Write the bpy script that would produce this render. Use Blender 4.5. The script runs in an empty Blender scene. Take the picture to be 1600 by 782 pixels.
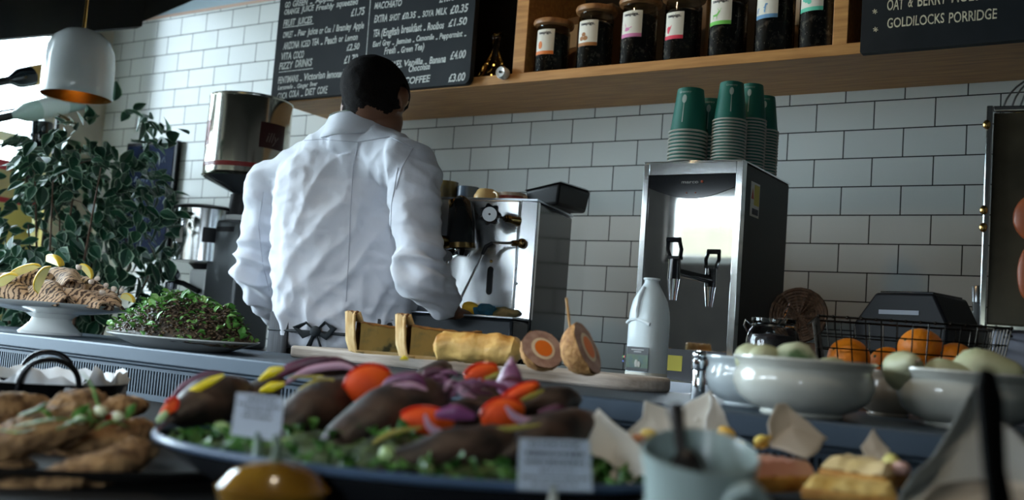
import bpy, bmesh, math, random
from mathutils import Vector, Matrix, noise, Euler
from mathutils.bvhtree import BVHTree
random.seed(7)
PI = math.pi
# ------------------------------------------------------------------ camera, world, light, exposure
TU = .0775                                    # height of one course of wall tiles, metres
FPX, PITCH, ROLL, YAW = 1625.54, .0871, .0751, -.5757
CAM = Vector((9.0825*TU, -36.3274*TU, 1.07))
ZR = 1.07 + 9.2149*TU
FW = Vector((math.sin(YAW)*math.cos(PITCH), math.cos(YAW)*math.cos(PITCH), math.sin(PITCH)))
_rt = Vector((math.cos(YAW), -math.sin(YAW), 0)); _up = _rt.cross(FW)
RT = _rt*math.cos(ROLL) + _up*math.sin(ROLL)
UP = -_rt*math.sin(ROLL) + _up*math.cos(ROLL)
sc = bpy.context.scene
C = sc.collection
cd = bpy.data.cameras.new('camera'); cam = bpy.data.objects.new('camera', cd); C.objects.link(cam)
cd.sensor_width = 36; cd.lens = FPX/1600*36
cd.clip_start = .02
cam.matrix_world = Matrix(((RT.x, UP.x, -FW.x, CAM.x), (RT.y, UP.y, -FW.y, CAM.y), (RT.z, UP.z, -FW.z, CAM.z), (0, 0, 0, 1)))
cd.dof.use_dof = True; cd.dof.focus_distance = 2.35; cd.dof.aperture_fstop = 3.3
sc.camera = cam
sc.view_settings.view_transform = 'Standard'; sc.view_settings.look = 'None'
sc.view_settings.gamma = 1; sc.view_settings.use_curve_mapping = False
sc.view_settings.exposure = 0.0
w = bpy.data.worlds.new('sky'); sc.world = w; w.use_nodes = True
bg = w.node_tree.nodes['Background']; bg.inputs[0].default_value = (.76, .89, 1.0, 1); bg.inputs[1].default_value = 24

def light(name, kind, loc, target, energy, color, size=.1, size_y=None, portal=False, spot=None):
    l = bpy.data.lights.new(name, kind); l.energy = energy; l.color = color
    if kind == 'AREA':
        l.size = size
        if size_y: l.shape = 'RECTANGLE'; l.size_y = size_y
        if portal: l.cycles.is_portal = True
    else: l.shadow_soft_size = size
    if spot: l.spot_size = spot; l.spot_blend = .8
    o = bpy.data.objects.new(name, l); C.objects.link(o); o.location = loc
    o.rotation_euler = (Vector(target)-Vector(loc)).to_track_quat('-Z', 'Y').to_euler()
    return o
XL, XR, YF, ZC = -3.32, 1.7, -3.7, 2.85         # room: left, right, front walls, ceiling
WL = (-.22, -2.75, .85, 2.62)                  # window in the left wall: y0 y1 z0 z1
WF = (-1.74, -1.27, 1.57, 1.98)                # small street window behind the camera: x0 x1 z0 z1
WG = (-3.28, -1.93, 1.25, 1.95)                # street window in the front left corner
WJ = (-1.25, -.90, 1.20, 1.96)                 # narrow opening added, out of view, to brighten the espresso panel
WH = (-.35, .95, .95, 1.36)                     # low street window right behind the camera
light('window_portal_left', 'AREA', (XL+.02, (WL[0]+WL[1])/2, (WL[2]+WL[3])/2), (0, (WL[0]+WL[1])/2, (WL[2]+WL[3])/2), 1, (1, 1, 1), WL[0]-WL[1], WL[3]-WL[2], True)
light('window_portal_front', 'AREA', ((WF[0]+WF[1])/2, YF+.02, (WF[2]+WF[3])/2), ((WF[0]+WF[1])/2, 0, (WF[2]+WF[3])/2), 1, (1, 1, 1), WF[1]-WF[0], WF[3]-WF[2], True)
light('window_portal_corner', 'AREA', ((WG[0]+WG[1])/2, YF+.02, (WG[2]+WG[3])/2), ((WG[0]+WG[1])/2, 0, (WG[2]+WG[3])/2), 1, (1, 1, 1), WG[1]-WG[0], WG[3]-WG[2], True)
light('window_portal_low', 'AREA', ((WH[0]+WH[1])/2, YF+.02, (WH[2]+WH[3])/2), ((WH[0]+WH[1])/2, 0, (WH[2]+WH[3])/2), 1, (1, 1, 1), WH[1]-WH[0], WH[3]-WH[2], True)
light('ceiling_spotlight', 'SPOT', (-.9, -1.3, 2.75), (-.5, -.3, 1.9), 14, (1, .66, .34), .04, spot=1.0)

for i_, (a_, b_, e_) in enumerate((((-1.0, -1.9, 2.80), (-.9, -1.45, .95), 34), ((.0, -2.1, 2.80), (.1, -1.6, .95), 34), ((-1.7, -1.5, 2.8), (-1.5, -1.2, 1.0), 16))):
    light('food_spotlight', 'SPOT', a_, b_, e_, (1, .88, .68), .06, spot=.95)

# ------------------------------------------------------------------ pixel helpers (1600 x 782)
def ray(px, py): return FW + RT*((px-800)/FPX) - UP*((py-391)/FPX)
def D(px, py, t): return CAM + ray(px, py)*t
def Yp(px, py, y): d = ray(px, py); return CAM + d*((y-CAM.y)/d.y)
def Zp(px, py, z): d = ray(px, py); return CAM + d*((z-CAM.z)/d.z)

# ------------------------------------------------------------------ materials
MATS = {}
def M(name, col, rough=.5, metal=0, col2=None, scale=8, detail=4, lo=.4, hi=.6, bump=0, bscale=None, trans=0, ior=1.45,
      coat=0, sss=0, stretch=None, kind='noise', emit=None, estr=0, spec=.5, alpha=1, sheen=0, col3=None):
    if name in MATS: return MATS[name]
    m = bpy.data.materials.new(name); m.use_nodes = True; nt = m.node_tree; N = nt.nodes; L = nt.links
    p = N['Principled BSDF']
    p.inputs['Base Color'].default_value = (*col, 1); p.inputs['Roughness'].default_value = rough
    p.inputs['Metallic'].default_value = metal; p.inputs['Transmission Weight'].default_value = trans
    p.inputs['IOR'].default_value = ior; p.inputs['Coat Weight'].default_value = coat
    p.inputs['Specular IOR Level'].default_value = spec; p.inputs['Alpha'].default_value = alpha
    p.inputs['Sheen Weight'].default_value = sheen
    if sss: p.inputs['Subsurface Weight'].default_value = sss; p.inputs['Subsurface Scale'].default_value = .01
    if emit: p.inputs['Emission Color'].default_value = (*emit, 1); p.inputs['Emission Strength'].default_value = estr
    if col2 or bump:
        tc = N.new('ShaderNodeTexCoord'); mp = N.new('ShaderNodeMapping'); L.new(tc.outputs['Object'], mp.inputs[0])
        if stretch: mp.inputs['Scale'].default_value = stretch
        if kind == 'wave':
            t = N.new('ShaderNodeTexWave'); t.inputs['Scale'].default_value = scale; t.inputs['Distortion'].default_value = 2.5; t.inputs['Detail'].default_value = detail
            f = t.outputs['Fac']
        elif kind == 'voronoi':
            t = N.new('ShaderNodeTexVoronoi'); t.inputs['Scale'].default_value = scale; f = t.outputs['Distance']
        else:
            t = N.new('ShaderNodeTexNoise'); t.inputs['Scale'].default_value = scale; t.inputs['Detail'].default_value = detail; f = t.outputs['Fac']
        L.new(mp.outputs[0], t.inputs['Vector'])
        if col2:
            r = N.new('ShaderNodeValToRGB'); r.color_ramp.elements[0].position = lo; r.color_ramp.elements[1].position = hi
            r.color_ramp.elements[0].color = (*col, 1); r.color_ramp.elements[1].color = (*col2, 1)
            if col3:
                e = r.color_ramp.elements.new((lo+hi)/2); e.color = (*col3, 1)
            L.new(f, r.inputs[0]); L.new(r.outputs[0], p.inputs['Base Color'])
        if bump:
            b = N.new('ShaderNodeBump'); b.inputs['Strength'].default_value = min(1, bump); b.inputs['Distance'].default_value = .004
            if bscale:
                t2 = N.new('ShaderNodeTexNoise'); t2.inputs['Scale'].default_value = bscale; t2.inputs['Detail'].default_value = 5
                L.new(mp.outputs[0], t2.inputs['Vector']); L.new(t2.outputs['Fac'], b.inputs['Height'])
            else: L.new(f, b.inputs['Height'])
            L.new(b.outputs[0], p.inputs['Normal'])
    MATS[name] = m; return m

def tile_material():
    m = bpy.data.materials.new('metro_tiles'); m.use_nodes = True; nt = m.node_tree; N = nt.nodes; L = nt.links
    p = N['Principled BSDF']
    tc = N.new('ShaderNodeTexCoord'); sp = N.new('ShaderNodeSeparateXYZ'); cb = N.new('ShaderNodeCombineXYZ')
    L.new(tc.outputs['Object'], sp.inputs[0]); L.new(sp.outputs['X'], cb.inputs['X']); L.new(sp.outputs['Z'], cb.inputs['Y'])
    mp = N.new('ShaderNodeMapping'); L.new(cb.outputs[0], mp.inputs[0])
    # course boundary at z = ZR; joints of the course above it on x = 0
    mp.inputs['Location'].default_value = (2*TU*40, -ZR + TU*60, 0)
    br = N.new('ShaderNodeTexBrick'); L.new(mp.outputs[0], br.inputs['Vector'])
    br.offset = .5; br.inputs['Scale'].default_value = 1; br.inputs['Brick Width'].default_value = 2*TU; br.inputs['Row Height'].default_value = TU
    br.inputs['Mortar Size'].default_value = .0017; br.inputs['Mortar Smooth'].default_value = .1
    br.inputs['Color1'].default_value = (.70, .715, .68, 1); br.inputs['Color2'].default_value = (.64, .66, .63, 1)
    br.inputs['Mortar'].default_value = (.028, .03, .028, 1)
    L.new(br.outputs['Color'], p.inputs['Base Color'])
    mr = N.new('ShaderNodeMapRange'); L.new(br.outputs['Fac'], mr.inputs[0]); mr.inputs[3].default_value = .22; mr.inputs[4].default_value = .9
    L.new(mr.outputs[0], p.inputs['Roughness'])
    b = N.new('ShaderNodeBump'); b.invert = True; b.inputs['Strength'].default_value = .6; b.inputs['Distance'].default_value = .002
    L.new(br.outputs['Fac'], b.inputs['Height'])
    nz = N.new('ShaderNodeTexNoise'); nz.inputs['Scale'].default_value = 9; L.new(tc.outputs['Object'], nz.inputs['Vector'])
    b2 = N.new('ShaderNodeBump'); b2.inputs['Strength'].default_value = .25; b2.inputs['Distance'].default_value = .004
    L.new(nz.outputs['Fac'], b2.inputs['Height']); L.new(b2.outputs[0], b.inputs['Normal'])
    L.new(b.outputs[0], p.inputs['Normal'])
    return m

# ------------------------------------------------------------------ mesh helpers
class MB:
    def __init__(s): s.v = []; s.f = []
    def add(s, vs, fs):
        o = len(s.v); s.v += [Vector(v) for v in vs]; s.f += [tuple(i+o for i in f) for f in fs]; return s
    def box(s, x0, x1, y0, y1, z0, z1):
        return s.add([(x0,y0,z0),(x1,y0,z0),(x1,y1,z0),(x0,y1,z0),(x0,y0,z1),(x1,y0,z1),(x1,y1,z1),(x0,y1,z1)],
                     [(0,3,2,1),(4,5,6,7),(0,1,5,4),(1,2,6,5),(2,3,7,6),(3,0,4,7)])
    def lathe(s, prof, n=32, c=(0, 0, 0), sx=1, sy=1, cap=True):
        vs = []; fs = []; c = Vector(c)
        for r, z in prof:
            for k in range(n):
                a = 2*PI*k/n; vs.append(c + Vector((r*sx*math.cos(a), r*sy*math.sin(a), z)))
        m = len(prof)
        for i in range(m-1):
            for k in range(n):
                k2 = (k+1) % n; fs.append((i*n+k, i*n+k2, (i+1)*n+k2, (i+1)*n+k))
        if cap: fs.append(tuple(range(n-1, -1, -1))); fs.append(tuple((m-1)*n+k for k in range(n)))
        return s.add(vs, fs)
    def tube(s, pts, rad, n=10, flat=1, up=None, cap=True):
        pts = [Vector(p) for p in pts]; m = len(pts)
        if not hasattr(rad, '__len__'): rad = [rad]*m
        vs = []; fs = []; ref = Vector(up) if up is not None else Vector((.13, .21, .97))
        for i, p in enumerate(pts):
            d = (pts[min(i+1, m-1)] - pts[max(i-1, 0)]).normalized()
            a = d.cross(ref)
            if a.length < 1e-3: a = d.cross(Vector((1, 0, 0)))
            a.normalize(); b = a.cross(d).normalized()
            if up is None: ref = b
            for k in range(n):
                t = 2*PI*k/n; vs.append(p + a*(math.cos(t)*rad[i]) + b*(math.sin(t)*rad[i]*flat))
        for i in range(m-1):
            for k in range(n):
                k2 = (k+1) % n; fs.append((i*n+k, i*n+k2, (i+1)*n+k2, (i+1)*n+k))
        if cap: fs.append(tuple(range(n-1, -1, -1))); fs.append(tuple((m-1)*n+k for k in range(n)))
        return s.add(vs, fs)
    def sphere(s, c, r, nu=20, nv=12, mat=None):
        if not hasattr(r, '__len__'): r = (r, r, r)
        c = Vector(c); vs = []; fs = []
        for j in range(1, nv):
            ph = PI*j/nv
            for i in range(nu):
                th = 2*PI*i/nu; q = Vector((r[0]*math.sin(ph)*math.cos(th), r[1]*math.sin(ph)*math.sin(th), r[2]*math.cos(ph)))
                vs.append(c + (mat @ q if mat else q))
        for q in (Vector((0, 0, r[2])), Vector((0, 0, -r[2]))): vs.append(c + (mat @ q if mat else q))
        T = len(vs)-2; B = T+1
        for j in range(nv-2):
            for i in range(nu):
                i2 = (i+1) % nu; fs.append((j*nu+i, (j+1)*nu+i, (j+1)*nu+i2, j*nu+i2))
        for i in range(nu):
            i2 = (i+1) % nu; fs.append((T, i, i2)); fs.append((B, (nv-2)*nu+i2, (nv-2)*nu+i))
        return s.add(vs, fs)
    def prism(s, poly, vec):
        poly = [Vector(p) for p in poly]; vec = Vector(vec); n = len(poly)
        return s.add(poly + [p+vec for p in poly], [tuple(range(n-1, -1, -1)), tuple(range(n, 2*n))] + [(i, (i+1) % n, n+(i+1) % n, n+i) for i in range(n)])
    def grid(s, rows):
        m = len(rows); n = len(rows[0]); vs = [p for r in rows for p in r]
        return s.add(vs, [(i*n+j, i*n+j+1, (i+1)*n+j+1, (i+1)*n+j) for i in range(m-1) for j in range(n-1)])
    def jitter(s, amp, sc_=20, seed=0, fine=0):
        for i, v in enumerate(s.v):
            q = v*sc_ + Vector((seed, seed*.7, -seed))
            s.v[i] = v + noise.noise_vector(q)*amp + (noise.noise_vector(q*4.1)*fine if fine else Vector())
        return s
    def xform(s, m):
        s.v = [m @ v for v in s.v]; return s

def link_mesh(name, me, m, parent=None, smooth=True, bevel=0, sub=0, solid=0, auto=True):
    o = bpy.data.objects.new(name, me); C.objects.link(o)
    me.materials.clear(); me.materials.append(m)
    if parent: o.parent = parent
    if smooth:
        me.polygons.foreach_set('use_smooth', [True]*len(me.polygons))
        if auto and not sub: me.set_sharp_from_angle(angle=math.radians(42))
    if solid:
        md = o.modifiers.new('thick', 'SOLIDIFY'); md.thickness = solid; md.offset = 0
    if bevel:
        md = o.modifiers.new('bevel', 'BEVEL'); md.width = bevel; md.segments = 3; md.limit_method = 'ANGLE'
    if sub:
        md = o.modifiers.new('sub', 'SUBSURF'); md.levels = sub; md.render_levels = sub
    return o
def obj(name, mb, m, parent=None, **k):
    me = bpy.data.meshes.new(name); me.from_pydata([tuple(v) for v in mb.v], [], mb.f); me.update()
    bm = bmesh.new(); bm.from_mesh(me); bmesh.ops.recalc_face_normals(bm, faces=bm.faces); bm.to_mesh(me); bm.free()
    return link_mesh(name, me, m, parent, **k)
def tag(o, label, cat, group=None, kind=None):
    o['label'] = label; o['category'] = cat
    if group: o['group'] = group
    if kind: o['kind'] = kind
    return o
def thing(name, label, cat, loc=(0, 0, 0), rz=0, group=None):
    o = bpy.data.objects.new(name, None); C.objects.link(o); o.empty_display_size = .02
    o.location = loc; o.rotation_euler = (0, 0, rz)
    return tag(o, label, cat, group)
def struct(name, mb, m, **k):
    o = obj(name, mb, m, **k); o['kind'] = 'structure'; return o
def copy_tree(o, parent=None):
    c = o.copy(); C.objects.link(c)
    if parent: c.parent = parent
    for ch in list(o.children): copy_tree(ch, c)
    return c
def centred(mb):
    """shift so the origin lies under the middle; returns location"""
    n = len(mb.v); c = sum(mb.v, Vector())/n; c.z = min(v.z for v in mb.v)
    mb.v = [v-c for v in mb.v]; return c
def single(name, mb, m, label, cat, group=None, **k):
    c = centred(mb); o = obj(name, mb, m, **k); o.location = c; return tag(o, label, cat, group)
_tm = {}
def text_mesh(s, shear=0, offset=0):
    key = (s, shear, offset)
    if key not in _tm:
        cu = bpy.data.curves.new('t', 'FONT'); cu.body = s; cu.size = 1; cu.shear = shear; cu.offset = offset; cu.resolution_u = 3
        o = bpy.data.objects.new('t', cu); C.objects.link(o)
        me = bpy.data.meshes.new_from_object(o.evaluated_get(bpy.context.evaluated_depsgraph_get()))
        vs = [v.co.copy() for v in me.vertices]; fs = [tuple(p.vertices) for p in me.polygons]
        bpy.data.objects.remove(o); bpy.data.curves.remove(cu); bpy.data.meshes.remove(me)
        _tm[key] = (vs, fs)
    vs, fs = _tm[key]
    x0 = min(v.x for v in vs); x1 = max(v.x for v in vs)
    return [Vector(((v.x-x0)/(x1-x0), v.y/.72, 0)) for v in vs], fs     # width 1, capital height 1
def frame(fwd, upv):
    """rotation matrix: local z -> fwd, local y close to upv"""
    z = Vector(fwd).normalized(); x = Vector(upv).cross(z).normalized(); y = z.cross(x)
    return Matrix(((x.x, y.x, z.x), (x.y, y.y, z.y), (x.z, y.z, z.z)))

# ------------------------------------------------------------------ common materials
steel = M('brushed_steel', (.55, .60, .66), .28, 1, bump=.05, bscale=60)
chrome = M('chrome', (.80, .82, .84), .06, 1)
mirror = M('polished_steel', (.86, .86, .84), .03, 1)
black = M('black_plastic', (.007, .007, .008), .45, spec=.3)
blackg = M('black_gloss', (.008, .009, .011), .08)
brass = M('brass', (.72, .46, .14), .2, 1)
wood = M('oak', (.40, .18, .05), .5, col2=(.62, .32, .10), scale=6, detail=8, lo=.3, hi=.7, stretch=(1.2, 14, 14), bump=.15)
woodd = M('oak_underside', (.20, .10, .05), .55, col2=(.30, .16, .08), scale=6, detail=8, lo=.3, hi=.7, stretch=(1.2, 14, 14))
white_cer = M('white_ceramic', (.72, .74, .72), .16, coat=.4)
glass = M('clear_glass', (.95, .97, .96), .02, trans=1, ior=1.45)
ink = M('printed_ink', (.02, .02, .025), .6)
card = M('white_card', (.55, .60, .68), .6)

# ------------------------------------------------------------------ the room
struct('floor', MB().box(XL, XR, YF, 0, -.1, 0), M('floor_boards', (.06, .045, .035), .5, col2=(.09, .07, .05), scale=5, stretch=(1, 8, 1)))
struct('wall_back', MB().box(XL, XR, 0, .12, 0, 2.337), tile_material(), smooth=False)
struct('trim_1', MB().box(XL, XR, -.004, .12, 2.337, 2.349), M('tile_trim', (.55, .36, .26), .5))
struct('wall_back_upper', MB().box(XL, XR, .001, .12, 2.349, ZC), M('upper_wall', (.30, .40, .44), .7, col2=(.36, .46, .50), scale=4))
dark_ceiling = M('dark_ceiling', (.004, .004, .0035), .9, col2=(.012, .010, .006), scale=5, detail=6, lo=.45, hi=.7, bump=.3)
struct('ceiling', MB().box(XL, XR, YF, .12, ZC, ZC+.1), dark_ceiling)
plaster = M('dark_plaster', (.055, .05, .045), .85, col2=(.07, .062, .055), scale=3)
frame_m = M('window_paint', (.62, .64, .62), .5)
wl = MB(); wl.box(XL-.15, XL, WL[0], .12, 0, ZC); wl.box(XL-.15, XL, YF, WL[1], 0, ZC); wl.box(XL-.15, XL, WL[1], WL[0], 0, WL[2]); wl.box(XL-.15, XL, WL[1], WL[0], WL[3], ZC)
struct('wall_left', wl, M('cream_plaster', (.50, .46, .38), .8, col2=(.56, .51, .42), scale=3))
wf = MB(); wf.box(XL, WG[0], YF-.15, YF, 0, ZC); wf.box(WG[1], WF[0], YF-.15, YF, 0, ZC); wf.box(WG[0], WG[1], YF-.15, YF, 0, WG[2]); wf.box(WG[0], WG[1], YF-.15, YF, WG[3], ZC); wf.box(WF[1], WJ[0], YF-.15, YF, 0, ZC); wf.box(WJ[0], WJ[1], YF-.15, YF, 0, WJ[2]); wf.box(WJ[0], WJ[1], YF-.15, YF, WJ[3], ZC); wf.box(WJ[1], WH[0], YF-.15, YF, 0, ZC); wf.box(WH[1], XR, YF-.15, YF, 0, ZC); wf.box(WH[0], WH[1], YF-.15, YF, 0, WH[2]); wf.box(WH[0], WH[1], YF-.15, YF, WH[3], ZC); wf.box(WF[0], WF[1], YF-.15, YF, 0, WF[2]); wf.box(WF[0], WF[1], YF-.15, YF, WF[3], ZC)
struct('wall_front', wf, plaster)
struct('wall_right', MB().box(XR, XR+.12, YF, .12, 0, ZC), plaster)
win = MB()
for y in (WL[0]-.02, -1.3, WL[1]+.02): win.box(XL-.09, XL-.04, y-.02, y+.02, WL[2], WL[3])
for z in (WL[2]+.02, 1.75, WL[3]-.02): win.box(XL-.085, XL-.045, WL[1], WL[0], z-.02, z+.02)
wo = struct('window_1', win, frame_m); pane = obj('window_pane', MB().box(XL-.067, XL-.063, WL[1], WL[0], WL[2], WL[3]), glass, wo)
win = MB()
for x in (WF[0]+.02, WF[1]-.02): win.box(x-.02, x+.02, YF-.1, YF-.05, WF[2], WF[3])
for z in (WF[2]+.02, WF[3]-.02): win.box(WF[0], WF[1], YF-.1, YF-.05, z-.02, z+.02)
struct('window_2', win, frame_m)
win = MB()
for x in (WG[0]+.02, WG[1]-.02): win.box(x-.02, x+.02, YF-.1, YF-.05, WG[2], WG[3])
for z in (WG[2]+.02, WG[3]-.02): win.box(WG[0], WG[1], YF-.1, YF-.05, z-.02, z+.02)
struct('window_3', win, frame_m)
win = MB()
for x in (WH[0]+.02, .3, WH[1]-.02): win.box(x-.02, x+.02, YF-.1, YF-.05, WH[2], WH[3])
for z in (WH[2]+.02, WH[3]-.02): win.box(WH[0], WH[1], YF-.1, YF-.05, z-.02, z+.02)
struct('window_4', win, frame_m)
win = MB()
for x in (WJ[0]+.015, WJ[1]-.015): win.box(x-.015, x+.015, YF-.1, YF-.05, WJ[2], WJ[3])
for z in (WJ[2]+.015, WJ[3]-.015): win.box(WJ[0], WJ[1], YF-.1, YF-.05, z-.015, z+.015)
struct('added_window', win, frame_m)
bpy.data.objects['window_1'].children[0].visible_shadow = True
struct('ground_outside', MB().box(-14, 12, -14, 12, -.3, -.101), M('pavement', (.30, .29, .27), .9, col2=(.36, .35, .33), scale=3))
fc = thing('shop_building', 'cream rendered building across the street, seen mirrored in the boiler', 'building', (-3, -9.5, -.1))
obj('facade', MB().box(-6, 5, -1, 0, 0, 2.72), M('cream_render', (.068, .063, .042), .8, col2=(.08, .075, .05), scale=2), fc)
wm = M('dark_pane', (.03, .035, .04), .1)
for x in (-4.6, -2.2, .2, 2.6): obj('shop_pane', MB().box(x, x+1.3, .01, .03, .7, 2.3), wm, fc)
# hanging dark bulkhead, top left
b0 = D(226, 37, 3.95)
bl = MB(); bz = b0.z
a0 = D(-60, 66, 3.55); a1 = D(222, 41, 3.95)
dv = Vector((a1.x-a0.x, a1.y-a0.y, 0)); nv = Vector((-dv.y, dv.x, 0)).normalized()
nn = -nv if nv.y < 0 else nv
bl.prism([a0, a1, a1+Vector((0, 0, .5)), a0+Vector((0, 0, .62))], nn*.05)
bl.prism([a1+Vector((.0, 0, .03)), D(226, 32, 3.95), D(330, -12, 3.95), D(300, -140, 3.95), a1+Vector((0, 0, .5))], nn*.05)
bk = struct('ceiling_bulkhead', bl, dark_ceiling, smooth=False)

def thin_glass(name='thin_glass', tint=(.93, .96, .96)):
    m = bpy.data.materials.new(name); m.use_nodes = True; nt = m.node_tree; N = nt.nodes; L = nt.links
    N.remove(N['Principled BSDF']); o = N['Material Output']
    t = N.new('ShaderNodeBsdfTransparent'); t.inputs[0].default_value = (*tint, 1)
    g = N.new('ShaderNodeBsdfGlossy'); g.inputs['Roughness'].default_value = .03
    fr = N.new('ShaderNodeFresnel'); fr.inputs[0].default_value = 1.5
    mx = N.new('ShaderNodeMixShader'); L.new(fr.outputs[0], mx.inputs[0]); L.new(t.outputs[0], mx.inputs[1]); L.new(g.outputs[0], mx.inputs[2])
    L.new(mx.outputs[0], o.inputs[0]); return m
tglass = thin_glass()
pane.data.materials.clear(); pane.data.materials.append(tglass)

# ------------------------------------------------------------------ wall shelf
SB, ST, SY = 1.815, 1.8435, -.345
sh = thing('wall_shelf', 'long oak shelf on the white tiles with upright dividers above the coffee counter', 'shelf', (-.4, 0, SB))
def loc(o_, mb): return mb.xform(Matrix.Translation(-Vector(o_.location)))
obj('shelf_board', loc(sh, MB().box(-1.895, 1.2, SY, -.001, SB, ST)), wood, sh, bevel=.002)
for x0, x1 in ((-.948, -.907), (-.022, .014)):
    obj('divider', loc(sh, MB().box(x0, x1, SY+.004, -.001, ST, 2.36)), wood, sh, bevel=.0015)
obj('back_panel', loc(sh, MB().box(-1.895, 1.2, -.014, -.001, ST, 2.36)), M('shelf_shadow_back', (.02, .016, .012), .8), sh)  # near-black panel colour stands for the shadow inside the shelf
obj('shelf_board', loc(sh, MB().box(-1.895, 1.2, SY, -.001, 2.36, 2.388)), wood, sh, bevel=.002)
obj('end_panel', loc(sh, MB().box(-1.895, -1.87, SY, -.014, ST, 2.36)), wood, sh)

# ------------------------------------------------------------------ chalk menu boards
slate = M('chalkboard_slate', (.014, .016, .018), .6, col2=(.026, .029, .031), scale=5, detail=6, lo=.35, hi=.75, spec=.2)
chalk = M('chalk', (.80, .80, .74), .9, col2=(.50, .50, .46), scale=120, lo=.35, hi=.7)
chalk2 = M('cream_chalk', (.80, .72, .50), .9, col2=(.50, .45, .30), scale=120, lo=.35, hi=.7)
def rounded_rect(x0, x1, z0, z1, y, r, n=6):
    pts = []
    for cx, cz, a0 in ((x1-r, z1-r, 0), (x0+r, z1-r, PI/2), (x0+r, z0+r, PI), (x1-r, z0+r, 1.5*PI)):
        for k in range(n+1): a = a0 + PI/2*k/n; pts.append((cx+r*math.cos(a), y, cz+r*math.sin(a)))
    return pts
def write(mb, s, p0, p1, hpx, y, shear=.15, off=.028, wob=.0012):
    """handwriting between two pixels on the plane y"""
    A = Yp(*p0, y); B = Yp(*p1, y); h = hpx*(A-CAM).dot(FW)/FPX*1.05
    words = s.split(' '); tot = sum(len(w_) for w_ in words) + .6*(len(words)-1); pos = 0
    for w_ in words:
        if not w_: continue
        vs, fs = text_mesh(w_, shear, off)
        a = pos/tot; b = (pos+len(w_)-.15)/tot; pos += len(w_)+.6
        P = A.lerp(B, a); Q = A.lerp(B, b); k = h*random.uniform(.9, 1.12); dz = random.uniform(-.05, .08)*h
        out = []
        for v in vs:
            q = P.lerp(Q, v.x) + Vector((0, 0, v.y*k + dz)); nn_ = noise.noise_vector(Vector((q.x*60, q.z*60, len(w_))))
            out.append(Vector((q.x+nn_.x*wob, y, q.z+nn_.z*wob)))
        mb.add(out, fs)
def stroke(mb, p0, p1, y, r=.0012):
    A = Yp(*p0, y); B = Yp(*p1, y); d = (B-A).normalized(); n_ = Vector((-d.z, 0, d.x))*r
    mb.add([A-n_, B-n_, B+n_, A+n_], [(0, 1, 2, 3)])
YB = -.372
cb1 = thing('chalkboard_menu', 'large black chalk menu of juices and teas fixed to the shelf front above the man', 'menu board', (-1.48, -.36, 1.818))
obj('board', loc(cb1, MB().prism(rounded_rect(-1.900, -1.079, 1.818, 2.40, -.348, .02), (0, -.022, 0))), slate, cb1, smooth=False)
t = MB(); yw = YB+.0012
for s, a, b, h in (
    ('GO GREEN . Apple, Cucumber', (445, 12), (566, -6), 9), ('ORANGE JUICE Freshly squeezed', (444, 23), (560, 7), 9), ('£1.75', (548, 25.5), (570, 22), 11),
    ('FRUIT JUICES', (442.5, 41), (488, 35), 9), ('OWLET . Pear juice or Cox / Bramley Apple', (442, 59), (569, 44), 10),
    ('ARIZONA ICED TEA . Peach or Lemon', (442, 78), (559, 62), 10), ('£2.50', (541, 80), (562, 77), 11), ('VITA COCO', (439, 94), (475, 90), 10), ('£1.70', (537, 100), (559, 96), 11),
    ('FIZZY DRINKS', (436, 109), (488, 103), 10), ('FENTIMANS . Victorian lemonade', (434, 131), (541, 119), 10),
    ('Lemonade . Ginger Beer', (434, 141), (496, 134), 7), ('COCA COLA . DIET COKE', (433, 155), (512, 146), 10)): write(t, s, a, b, h, yw)
obj('juice_list', loc(cb1, t), chalk, cb1, smooth=False); t = MB()
for s, a, b, h in (
    ('MACCHIATO', (585, 14), (628, 9), 10), ('£1.95', (686, 5), (712, 0), 11), ('EXTRA SHOT £0.35 . SOYA MILK', (584.5, 35), (699, 22), 10), ('£0.35', (703, 22), (732, 18), 11),
    ('TEA (English breakfast . Rooibos', (583, 58), (694, 44), 11), ('£1.50', (700, 42), (730, 38), 12), ('Earl Grey . Jasmine . Camomile . Peppermint .', (582, 73), (729, 56), 9),
    ('Fresh . Green Tea)', (600, 86), (663, 77), 10), ('MILKSHAKES. Vanilla . Banana', (583, 110), (697, 96), 10), ('£4.00', (703, 94), (728, 91), 12),
    ('Chocolate', (638, 113), (672, 108), 9), ('ICED COFFEE', (600, 136), (673, 128), 11), ('£3.00', (700, 129), (727, 126), 12)): write(t, s, a, b, h, yw)
obj('coffee_list', loc(cb1, t), chalk, cb1, smooth=False); t = MB()
for a, b in (((442, 43.5), (490, 37)), ((436, 113), (489, 107)), ((579.5, -8), (572, 89))): stroke(t, a, b, yw, .0014)
obj('ruled_lines', loc(cb1, t), chalk, cb1, smooth=False)
cb2 = thing('chalkboard_menu', 'black chalk menu reading porridge at the right end of the oak shelf', 'menu board', (.5, -.36, 1.808))
obj('board', loc(cb2, MB().prism(rounded_rect(.053, 1.15, 1.808, 2.40, -.348, .004), (0, -.022, 0))), slate, cb2, smooth=False)
t = MB()
write(t, 'OAT & BERRY MUESLI', (1386, 16), (1545, -1), 17, yw, 0, .012); obj('oat_line', loc(cb2, t), chalk2, cb2, smooth=False); t = MB(); write(t, 'GOLDILOCKS PORRIDGE', (1386, 44), (1559, 28), 16, yw, 0, .012); obj('porridge_line', loc(cb2, t), chalk2, cb2, smooth=False); t = MB()
for px, py in ((1367, 18), (1368, 46)):
    for k in range(3):
        dx, dy = 4*math.cos(k*PI/3+.3), 4*math.sin(k*PI/3+.3); stroke(t, (px-dx, py-dy), (px+dx, py+dy), yw, .0011)
obj('bullet_stars', loc(cb2, t), chalk2, cb2, smooth=False)

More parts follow.
